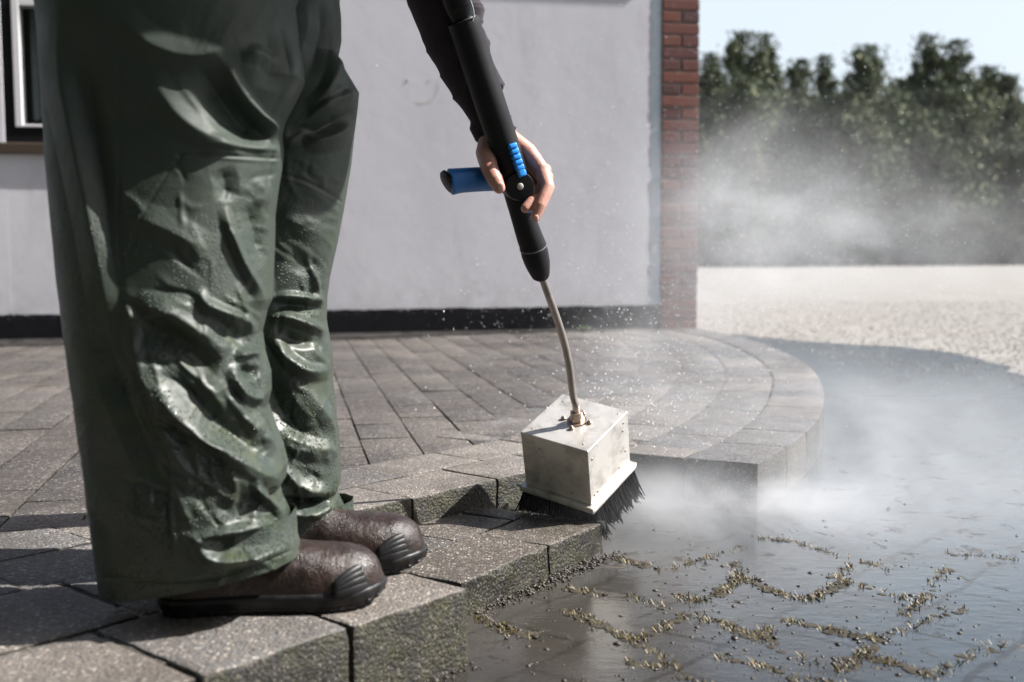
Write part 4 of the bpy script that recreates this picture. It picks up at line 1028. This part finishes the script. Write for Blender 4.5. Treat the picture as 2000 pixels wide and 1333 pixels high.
wr = (1 - np.abs(np.sin((tv * 26 + wv * 2.4 + .8 * np.cos(th)[None] * np.sin(tv * 13)) ))) ** 2 * .0036 * np.clip(tv * 1.6 - .35, 0.1, 1) + vnoise(tv * 30, np.cos(th)[None] * 3 + tv * 8, 8) * .0012
rad = np.stack([np.cos(th)[None] * np.ones_like(tv), -np.sin(th)[None] * np.ones_like(tv), 0 * tv], -1)
Pts = Pts + rad * (wr - .002)[..., None]
inn = C[-1] + (Pts[-1] - C[-1]) * .93; inn2 = C[-6] + (Pts[-6] - C[-6]) * .90
bmx = bmesh.new(); bmx.from_mesh(jm); tm = bpy.data.meshes.new('scratch_sleeve')
tm.from_pydata(np.concatenate([Pts.reshape(-1, 3), inn, inn2]).tolist(), [], grid_faces(nz + 2, nt_).tolist()); bmx.from_mesh(tm)
from_bm('jacket', bmx, M_jacket, person, True)

# ---- boots
def boot(toe, heel, lift=0.0, top=0.165):
    ax = (toe - heel); Lb = ax.length; ax.normalize(); sd = Vector((-ax.y, ax.x, 0))
    us = np.array([0, .02, .06, .14, .28, .42, .55, .66, .76, .85, .92, .97, 1.0])
    wl = np.array([.006, .022, .031, .035, .034, .035, .041, .046, .047, .043, .034, .021, .004])      # half width
    hh = np.array([.085, .11, .122, .125, .112, .092, .077, .070, .068, .066, .060, .048, .024])      # top of the upper
    nu, nv = 130, 72; t = np.linspace(0, 1, nu) ; t = .5 - .5 * np.cos(np.pi * t)
    w = np.interp(t, us, wl); h_ = np.interp(t, us, hh)
    k = np.ones(7) / 7; h_ = np.convolve(np.pad(h_, 3, mode='edge'), k, 'valid'); wS = np.convolve(np.pad(w, 2, mode='edge'), np.ones(5) / 5, 'valid'); w[4:-4] = wS[4:-4]
    base_z = 0.021
    th = np.linspace(0, 2 * np.pi, nv, endpoint=False); V = []
    for i in range(nu):
        for a in th:
            c, s = math.cos(a), math.sin(a); c = math.copysign(abs(c) ** .8, c)
            zz = base_z + (h_[i] - base_z) * max(0, s) ** .72 if s > 0 else base_z + s * .008
            taper_ = 1 - .42 * max(0, s) ** 2.0 * min(1, (h_[i] - .05) / .1) if h_[i] > .05 else 1
            V.append(heel + ax * (t[i] * Lb) + sd * (w[i] * c * taper_) + Vector((0, 0, zz + lift)))
    V = np.array([list(v) for v in V])
    nz_ = vnoise(V[:, 0] * 60, V[:, 2] * 60 + V[:, 1] * 50, 3) * .0008; V[:, 2] += nz_
    up = from_arrays('boot', V, grid_faces(nu, nv), M_leather, person)
    # sole: stacked profile with grooves
    prof = [(0.0, -.004), (0.0008, -.001), (.005, .0008), (.0062, -.0004), (.0075, .0010), (.013, .0016), (.0145, .0028), (.019, .0030), (.0215, .0014), (.024, -.003)]
    V = []; M_ = 150; 
    ring = []
    for i in range(M_):
        a = 2 * math.pi * i / M_; u = .5 - .5 * math.cos(a); sgn = 1 if a < math.pi else -1
        ring.append((u, sgn, np.interp(u, us, wl)))
    for z_, o_ in prof:
        for (u, sg, w_) in ring:
            spring = .010 * max(0, (u - .78) / .22) ** 2
            e = (u - .5) * 2; V.append(heel + ax * (u * Lb + e * abs(e) ** 6 * o_ * 1.0) + sd * (sg * (w_ + o_ * (1 - abs(e) ** 8) - (.0022 if (z_ < .0055 and int(u * 46) % 2) else 0))) + Vector((0, 0, z_ + spring * (1 - z_ / .03) + lift)))
    nV = len(V); c0 = len(V); V.append(heel + ax * Lb * .5 + Vector((0, 0, .0015 + lift))); F = grid_faces(len(prof), M_).tolist()
    for i in range(0, M_, 2): F.append([c0, (i + 2) % M_, i + 1, i])
    so = from_arrays('sole', np.array([list(v) for v in V]), F, M_rubber, person, True, R(50)); so.parent = up; so.location = (0, 0, 0)
    # ribbed rubber toe guard wrapped round the toe
    nr, na = 40, 90; V = []
    def surf(u, s_):                                    # point on the upper at length u, angle s_ (0 = side at the sole, 1 = ridge)
        wi = np.interp(u, t, w); hi = np.interp(u, t, h_); a = s_ * math.pi / 2
        return wi * max(0, math.cos(a)) ** .8, base_z + (hi - base_z) * max(0, math.sin(a)) ** .72
    for j in range(nr):
        f = j / (nr - 1)
        for i in range(na):
            a = lerp(-1.0, 1.0, i / (na - 1)); ca = math.cos(a * math.pi / 2)
            u = .985 - .225 * (1 - ca) - .055 * f * ca; hgt = .004 + f * (.10 + .62 * ca ** .7) * .72
            wy, zz = surf(min(u, .999), hgt)
            side = math.sin(a * math.pi / 2); wy = math.copysign(min(1, abs(side) ** .6) * wy, side)
            if i in (0, na - 1) or j in (0, nr - 1): ins = -.0025
            else: ins = .0016 + .0010 * abs(math.sin(f * math.pi * 4.0)) ** .7
            dirv = (ax * ca + sd * side + Vector((0, 0, .5 * f))).normalized()
            V.append(heel + ax * (u * Lb) + sd * wy + dirv * ins + Vector((0, 0, zz - .003 + lift)))
    tg = from_arrays('toe_guard', np.array([list(v) for v in V]), grid_faces(nr, na, False), M_rubber, person); tg.parent = up; tg.location = (0, 0, 0)
    tg.modifiers.new('s', 'SOLIDIFY').thickness = -.003
    return up
heel1 = P(312, 1196, ZT); toe1 = P(752, 1168, ZT)
boot(toe1, heel1, 0.001)
toe2 = P(832, 1104, ZT); boot(toe2, toe2 + (heel1 - toe1).normalized() * (toe1 - heel1).length + Vector((-.0, .03, 0)), 0.001)

# ================================================================== STEAM LANCE
box_c = D(1128, 905, 1.90)
lance = tag(empty('steam_lance', P(1130, 1040, 0.02)), 'black handled steam lance with bent steel tube ending in a square brush box', 'steam cleaner')
def lpart(name, ms, mat, parent=lance, smooth=True, auto=R(45)):
    V, F = cat(ms) if isinstance(ms, list) else ms
    o = from_arrays(name, V, F, mat, lance, smooth, auto)
    if parent is not lance: o.parent = parent; o.location = (0, 0, 0)
    return o
BR = Matrix(((0.825, 0.558, -0.087), (-0.541, 0.735, -0.408), (-0.164, 0.384, 0.909)))
BC = Vector((0.109, 1.900, 0.1658)); BW, BD_, BH = 0.1303, 0.1339, 0.108
def bl(x, y, z): return BC + BR @ Vector((x, y, z))
# folded sheet steel box
bm = bmesh.new(); add_box(bm, BC, (BW, BD_, BH), BR, 0.0016, 3)
head_o = from_bm('brush_box', bm, M_steel, lance)
def hpart(name, bm, mat, smooth=False, auto=None):
    o = from_bm(name, bm, mat, lance, smooth, auto); o.parent = head_o; o.location = (0, 0, 0); return o
bm = bmesh.new(); add_box(bm, bl(0, 0, -BH / 2 - .0022), (BW + .016, BD_ + .016, .0036), BR, .0008, 2)
for sx, sy, w, d in ((0, -1, BW + .016, .0028), (0, 1, BW + .016, .0028), (1, 0, .0028, BD_ + .0102), (-1, 0, .0028, BD_ + .0102)):
    add_box(bm, bl(sx * (BW / 2 + .0068), sy * (BD_ / 2 + .0068), -BH / 2 - .0075), (w, d, .0066), BR, .0006, 1)
add_box(bm, bl(-BW / 2 - .010, -BD_ / 2 - .006, -BH / 2 - .001), (.010, .004, .006), BR, .001, 1)
hpart('flange', bm, M_steel)
def screw(c, nrm, r=.0024, h=.0016):
    bm = bmesh.new(); m = bmesh.ops.create_uvsphere(bm, u_segments=12, v_segments=8, radius=1.0)
    q = Vector(nrm).to_track_quat('Z', 'Y').to_matrix().to_4x4()
    bmesh.ops.transform(bm, matrix=Matrix.Translation(c) @ q @ Matrix.Diagonal((r, r, h, 1)), verts=m['verts']); hpart('screw', bm, M_bolt, True)
nx, ny, nzv = BR @ Vector((1, 0, 0)), BR @ Vector((0, -1, 0)), BR @ Vector((0, 0, 1))
for sy, sz in ((-.055, .032), (-.055, -.040), (-.044, -.040), (.050, .040), (.047, .026), (.052, -.018), (.028, -.038)): screw(bl(BW / 2, sy, sz), nx)
for sx, sz in ((-.042, -.036), (.028, -.040), (-.030, .030)): screw(bl(sx, -BD_ / 2, sz), ny, .0021)
for sx, sy in ((-.05, .045), (.055, .052), (-.052, -.05), (.048, -.052)): screw(bl(sx, sy, BH / 2), nzv, .0017)
# clamp at the foot of the tube
bm = bmesh.new(); T = bl(0.004, 0.002, BH / 2)
m = bmesh.ops.create_cone(bm, cap_ends=True, segments=6, radius1=.0135, radius2=.0125, depth=.009); bmesh.ops.transform(bm, matrix=Matrix.Translation(T + nzv * .006) @ BR.to_4x4(), verts=m['verts'])
m = bmesh.ops.create_cone(bm, cap_ends=True, segments=24, radius1=.0115, radius2=.010, depth=.012); bmesh.ops.transform(bm, matrix=Matrix.Translation(T + nzv * .014) @ BR.to_4x4(), verts=m['verts'])
m = bmesh.ops.create_cone(bm, cap_ends=True, segments=24, radius1=.017, radius2=.017, depth=.003); bmesh.ops.transform(bm, matrix=Matrix.Translation(T + nzv * .0017) @ BR.to_4x4(), verts=m['verts'])
hpart('clamp_nut', bm, M_bolt)
for k, (dx, dy) in enumerate(((-.024, -.004), (.004, -.024), (.022, .004), (-.002, .024))):
    bm = bmesh.new(); c = bl(.004 + dx, .002 + dy, BH / 2)
    m = bmesh.ops.create_cone(bm, cap_ends=True, segments=12, radius1=.0048, radius2=.0044, depth=.0035); bmesh.ops.transform(bm, matrix=Matrix.Translation(c + nzv * .0022) @ BR.to_4x4(), verts=m['verts'])
    m = bmesh.ops.create_uvsphere(bm, u_segments=10, v_segments=6, radius=.0026); bmesh.ops.transform(bm, matrix=Matrix.Translation(c + nzv * .0045), verts=m['verts'])
    hpart('bolt', bm, M_bolt, True)
# bristles all round under the flange
V = []; F = []
def bristle(x, y, ox, oy, l):
    p0 = bl(x, y, -BH / 2 - .008); d = (BR @ Vector((ox, oy, -1))).normalized(); down = Vector((0, 0, -1))
    w = rng.uniform(.0010, .0016); ku, kv = frame_along(d); bend = rng.normal(0, .15)
    pts = []
    for k in range(6):
        t = k / 5; q = p0 + d * (l * t) + (ku * bend + kv * rng.normal(0, .03)) * (l * t * t)
        floor_z = (ZS if (np.dot(v2(q) - s0, nS) > 0 and np.dot(v2(q) - s1, dS) < 0) else 0.0) + .002
        if q.z < floor_z:
            ex = floor_z - q.z; q.z = floor_z + .0; q += Vector((nx.x * ox + -ny.x * oy, nx.y * ox - ny.y * oy, 0)) * ex * .8
        pts.append(q)
    o_ = len(V)
    for k, q in enumerate(pts):
        s = w * (1 if k < 5 else .6)
        V.extend([q + ku * s, q + kv * s, q - ku * s, q - kv * s])
    for k in range(5):
        for j in range(4): F.append([o_ + k * 4 + j, o_ + k * 4 + (j + 1) % 4, o_ + k * 4 + 4 + (j + 1) % 4, o_ + k * 4 + 4 + j])
hw, hd = BW / 2 + .004, BD_ / 2 + .004
for side in range(4):
    for k in range(44):                                                     # tufts
        t = (k + .5) / 44 * 2 - 1; bx = rng.normal(0, .05); lg = rng.uniform(.046, .060)
        for j in range(14):
            tt = t + rng.normal(0, .010); o_ = -abs(rng.normal(0, .014)) + .001; sp = rng.normal(.10, .05)
            if side == 0: bristle(hw + o_, tt * hd, sp + .10, bx + tt * .10, lg)
            elif side == 1: bristle(-hw - o_, tt * hd, -sp - .05, bx + tt * .1, lg * .85)
            elif side == 2: bristle(tt * hw, -hd - o_, bx + tt * .1, -sp - .02, lg * rng.uniform(.75, 1.0))
            else: bristle(tt * hw, hd + o_, bx, sp, lg * .9)
br_o = from_arrays('bristles', np.array([list(v) for v in V]), F, M_bristle, lance, True); br_o.parent = head_o; br_o.location = (0, 0, 0); br_o['kind'] = 'stuff'
# bent steel tube
tp = catmull([T + nzv * .004, T + nzv * .03, D(1119, 770, 1.862), D(1112, 715, 1.850), D(1101, 665, 1.838), D(1084, 612, 1.818), D(1066, 562, 1.80), D(1050, 515, 1.785)], 10)
lpart('tube', tube(tp, [.0062] * len(tp), 20), M_tube)
PXM = 0.0008
def prof(pts, mat, name, n=32, k=5):
    c = catmull([D(x, y, Y) for x, y, Y, r in pts], k); rr = np.interp(np.linspace(0, len(pts) - 1, len(c)), range(len(pts)), [r * PXM for *_, r in pts])
    rr = list(rr); return lpart(name, tube(c, rr, n), mat)
g = prof([(1058, 546, 1.797, 10), (1057, 541, 1.795, 17), (1054, 530, 1.792, 21), (1050, 515, 1.788, 25), (1045, 497, 1.784, 27), (1041, 481, 1.780, 26.5), (1034, 462, 1.774, 25.5), (1025, 435, 1.766, 24), (1017, 410, 1.758, 23), (1011, 390, 1.752, 23), (1007, 372, 1.748, 24)], M_foam, 'lower_grip')
g2 = lpart('ring', tube([D(1041.6, 484, 1.781), D(1041, 481.5, 1.780)], [27.4 * PXM, 27.4 * PXM], 40), simple('grey_ring', (.12, .12, .12), .4), g)
up_ = prof([(1004, 350, 1.735, 25), (1000, 330, 1.733, 27), (975, 255, 1.718, 29), (950, 180, 1.703, 29.5), (925, 105, 1.690, 30), (906, 47, 1.678, 30.5), (905, 44, 1.678, 29.0)], M_foam, 'foam_handle', 40, 4)
cap_a, cap_b = D(906, 46, 1.678), D(903.5, 40, 1.677)
lpart('end_ring', tube([cap_a, cap_b], [29.5 * PXM, 26 * PXM], 40), simple('dark_steel', (.20, .20, .21), .25, .9), up_)
lpart('connector', tube([D(905, 43, 1.678), D(900, 26, 1.675), D(898, 20, 1.674)], [15 * PXM, 15 * PXM, 12 * PXM], 24), M_steel)
hs = catmull([D(901, 34, 1.676), D(893, 2, 1.668), D(880, -45, 1.65), D(862, -110, 1.60), D(852, -150, 1.575), D(800, -230, 1.50), D(640, -230, 1.40), D(560, -60, 1.62), D(520, 200, 1.85), D(300, 500, 2.6)], 10)
hs = catmull([D(903, 38, 1.676), D(893, 2, 1.668), D(880, -45, 1.65), D(862, -110, 1.60), D(850, -160, 1.575), D(828, -260, 1.53)], 10)
rr = [lerp(21, 28, min(1, i / 8)) * PXM for i in range(len(hs))]
lpart('hose', tube(hs, rr, 24), M_black)
cb = catmull([D(922, 46, 1.66), D(925, 25, 1.655), D(918, 0, 1.65), D(905, -30, 1.645), D(888, -80, 1.62)], 8)
lpart('cable', tube(cb, [.0012] * len(cb), 8), simple('grey_cable', (.30, .36, .37), .35))
# bright blue inset on the foam handle
iv = []
bm = bmesh.new()
for k in range(6):
    a = D(1001 + (k * 10.5) * .33 - 0.0, 286 + k * 10.5, 1.702 + k * .0018)
    add_box(bm, a, (.0135, .010, .0076), Matrix.Rotation(R(-17), 3, 'Y') @ Matrix.Rotation(R(22), 3, 'Z'), .0022, 3)
a, b = D(1001, 284, 1.7055), D(1019, 342, 1.7145)
add_box(bm, (a + b) / 2, (.0125, .010, (b - a).length + .006), Matrix.Rotation(R(-17), 3, 'Y') @ Matrix.Rotation(R(22), 3, 'Z'), .0025, 3)
o = from_bm('blue_inset', bm, M_blue2, lance, True, R(40)); o.parent = up_; o.location = (0, 0, 0)
# pivot joint with its screw
kc = D(1014, 364, 1.716); kd = (D(1014, 366, 1.60) - D(1003, 360, 1.80)).normalized(); kd = Vector((.22, -.96, -.12)).normalized()
kn = lpart('joint_knob', tube([kc - kd * .034, kc - kd * .004, kc + kd * .004, kc + kd * .0065, kc + kd * .0072], [.022, .0222, .0222, .0205, .012], 40), M_black)
lpart('screw', tube([kc + kd * .006, kc + kd * .0082, kc + kd * .0090], [.0052, .0050, .0036], 20), M_steel, kn)
lpart('trigger', cat([limb([D(1030, 398, 1.722), D(1033, 411, 1.722)], [.0060, .0048], 14)]), M_blue2)
# blue side handle pointing left, with a slanted black end
sh = catmull([D(1000, 352, 1.755), D(965, 350, 1.742), D(930, 351, 1.730), D(900, 353, 1.722), D(884, 355, 1.718), D(878, 356, 1.717)], 8)
rr = np.interp(np.linspace(0, 1, len(sh)), [0, .3, .6, .85, .97, 1], [.0185, .0185, .0188, .0200, .0198, .0175])
shp = lpart('side_handle', tube(sh, list(rr), 36), M_blue)
e0 = D(879, 356, 1.7175); ed = (D(868, 357, 1.715) - D(878, 355, 1.718)).normalized() + Vector((0, 0, -.42)); ed.normalize()
lpart('end_cap', tube([e0 + ed * -.001, e0 + ed * .004, e0 + ed * .0065], [.0205, .0200, .0165], 36), M_black, shp)

# ================================================================== STEAM AND SPRAY
blobs = [(P(1310, 985, .03) + Vector((.09, .10, 0)), (.13, .14, .042), 10.0), (P(1440, 970, .05), (.22, .18, .055), 2.5), (D(1005, 955, 2.12), (.045, .06, .045), 6.0),
         (P(1500, 985, .03), (.20, .16, .045), 2.6), (D(1700, 380, 5.0), (1.1, .3, .42), .22), (P(1680, 900, .06), (.46, .55, .15), .52), (P(1580, 780, .15), (.40, .6, .16), .22), (P(1850, 830, .05), (.7, .9, .13), .24), (P(1880, 980, .03), (.55, .45, .08), .28),
         (D(1230, 680, 3.2), (.22, .40, .11), .34), (D(1290, 590, 4.3), (.30, .5, .20), .22), (D(1460, 470, 4.0), (.36, .6, .24), .46), (D(1450, 350, 4.0), (.28, .5, .22), .44),
         (D(1640, 450, 4.3), (.50, .8, .20), .26), (D(1900, 490, 4.6), (.7, .9, .16), .14), (D(1250, 770, 2.75), (.16, .3, .09), .30)]
def m_steam():
    n = N('steam'); n.t.nodes.remove(n.bsdf); p = n.pos()
    tot = None
    for c, r, a in blobs:
        d = n.vmath('LENGTH', n.map(tuple(1 / x for x in r), (0, 0, 0), tuple(-c[i] / r[i] for i in range(3))), out=1)
        f = n.math('MULTIPLY', n.math('POWER', 2.718, n.math('MULTIPLY', n.math('MULTIPLY', d, d), -1.0)), a)
        tot = f if tot is None else n.math('ADD', tot, f)
    tot = n.math('SUBTRACT', tot, 0.035)
    w = n.noise(2.6, 6, 0.66, n.map((1, 1, 1.5)), 1.4); w2 = n.noise(8, 5, 0.65, n.map((1, 1, 1.3)), 1.2)
    k = n.ramp(w, [(0.36, 0.0), (0.52, 0.5), (0.68, 1.0)])
    k = n.math('MULTIPLY', k, n.ramp(w2, [(0.3, 0.45), (0.65, 1.0)]))
    dens = n.math('MAXIMUM', n.math('MULTIPLY', n.math('MULTIPLY', tot, k), 1.9), 0.0)
    v = n.new('ShaderNodeVolumePrincipled'); v.inputs['Color'].default_value = (0.93, 0.95, 0.985, 1); v.inputs['Anisotropy'].default_value = 0.25
    n.put(v.inputs['Density'], dens); n.t.links.new(v.outputs[0], n.out.inputs['Volume']); return n.m
bm = bmesh.new(); x0, x1, y0, y1, z0_, z1_ = -.25, 3.6, 1.55, 5.35, .0035, 1.25
vs = [bm.verts.new(q) for q in ((x0, y0, z0_), (x1, y0, z0_), (x1, y1, z0_), (x0, y1, z0_), (x0, y0, z1_), (x1, y0, z1_), (x1, y1, z1_), (x0, y1, z1_))]
for f in ((3, 2, 1, 0), (4, 5, 6, 7), (0, 1, 5, 4), (1, 2, 6, 5), (2, 3, 7, 6), (3, 0, 4, 7)): bm.faces.new([vs[i] for i in f])
st = tag(from_bm('steam', bm, m_steam()), kind='stuff')
# droplets thrown up with the steam
cs = []; rs = []
src = [(D(1150, 990, 1.98), .05, .02, 100), (D(985, 965, 2.03), .035, .02, 130), (D(1250, 760, 2.5), .16, .10, 900), (D(1300, 600, 3.6), .30, .22, 1700), (D(1420, 420, 3.9), .34, .34, 1800), (D(1600, 470, 4.2), .55, .28, 900),
       (D(1380, 200, 4.0), .35, .30, 260), (D(1240, 830, 2.2), .06, .05, 260), (D(1150, 640, 3.4), .35, .16, 170), (D(1560, 330, 4.2), .5, .34, 1100)]
for c, s, sz, m in src:
    for k in range(int(m * 1.6)):
        q = (c.x + rng.normal() * s, c.y + rng.normal() * s * 1.3, c.z + rng.normal() * sz)
        if q[2] < .11 or np.dot(v2(q) - Wp, nW) < .05 and np.dot(v2(q) - Wp, dW) < .05: continue
        cs.append(q); rs.append(min(.0017, rng.exponential(.00038) + .00042))
V, F = blob_mesh(len(cs), np.array(cs), rs, 1.2, 1, .05)
tag(from_arrays('spray', V, F, M_drop, None, True), kind='stuff')

# ================================================================== ADDED UNSEEN HEDGES THAT BLOCK SKY LIGHT
def sky_blocker(name, p0, p1, H, label, seed):
    r = np.random.default_rng(seed); d = np.array(p1) - np.array(p0); L = np.linalg.norm(d); d = d / L; nn = np.array([-d[1], d[0]])
    o = tag(empty(name, (p0[0], p0[1], 0)), label, 'sky_blocker')
    nu, nv = 120, 60; V = []
    for i in range(nu):
        for j in range(nv):
            a = math.pi * j / (nv - 1); u = i / (nu - 1) * L; k = .75 + .5 * noise.noise(Vector((u * .8, a * 2, seed))) + .25 * noise.noise(Vector((u * 3, a * 6, seed)))
            q = np.array(p0) + d * u + nn * math.cos(a) * 1.1 * k; V.append((q[0], q[1], max(0, math.sin(a)) ** .35 * H * (.9 + .15 * noise.noise(Vector((u * .7, 3, seed))))))
    core = from_arrays('core', V, grid_faces(nu, nv, False), M_leaf, o)
    m = 16000; u = r.uniform(0, L, m); z = r.uniform(.05, 1.03, m) * H; side = r.uniform(-1.25, 1.25, m)
    C = np.stack([p0[0] + d[0] * u + nn[0] * side, p0[1] + d[1] * u + nn[1] * side, z], 1); w = r.normal(size=(m, 3)); w /= np.linalg.norm(w, axis=1)[:, None]
    t = np.cross(w, r.normal(size=(m, 3))); t /= np.linalg.norm(t, axis=1)[:, None]; S = r.uniform(.08, .2, m)[:, None]
    from_arrays('leaves', np.stack([C - w * S, C + t * S * .5, C + w * S, C - t * S * .5], 1).reshape(-1, 3), np.arange(4 * m).reshape(-1, 4), M_leaf, o, False)
sky_blocker('sky_blocker', (-13, -5.0), (6, -5.5), 9.0, 'unseen tall leafy screen added behind the camera to block sky light', 5)
sky_blocker('sky_blocker', (-7.5, -4.5), (-7.0, 2.6), 6.5, 'unseen leafy screen added left of the terrace to block sky light', 9)
# two plugged screw holes and a faint rust arc left by a fitting on the wall
for px, py, r_ in ((796, 157, .0045), (838, 158, .0032)):
    s_, z_ = wall_u(px, py); bm = bmesh.new(); m = bmesh.ops.create_uvsphere(bm, u_segments=12, v_segments=8, radius=r_)
    bmesh.ops.transform(bm, matrix=Matrix.Translation(wpt(s_, z_, -.012)), verts=m['verts']); from_bm('wall_plug', bm, simple('grey_plug', (.10, .10, .11), .7), house, True)
bm = bmesh.new(); prev = None
s_, z_ = wall_u(822, 168); sw, _ = wall_u(856, 168); ra = abs(sw - s_)
for i in range(40):
    a = lerp(R(-118), R(22), i / 39); w_ = .0035 * math.sin(math.pi * i / 39) + .0006
    q0, q1 = wpt(s_ - math.cos(a) * (ra - w_), z_ + math.sin(a) * (ra - w_), -.0113), wpt(s_ - math.cos(a) * (ra + w_), z_ + math.sin(a) * (ra + w_), -.0113)
    v = (bm.verts.new(q0), bm.verts.new(q1))
    if prev: bm.faces.new((prev[0], prev[1], v[1], v[0]))
    prev = v
from_bm('rust_stain', bm, simple('rust_mark', (.46, .44, .43), .9), house)
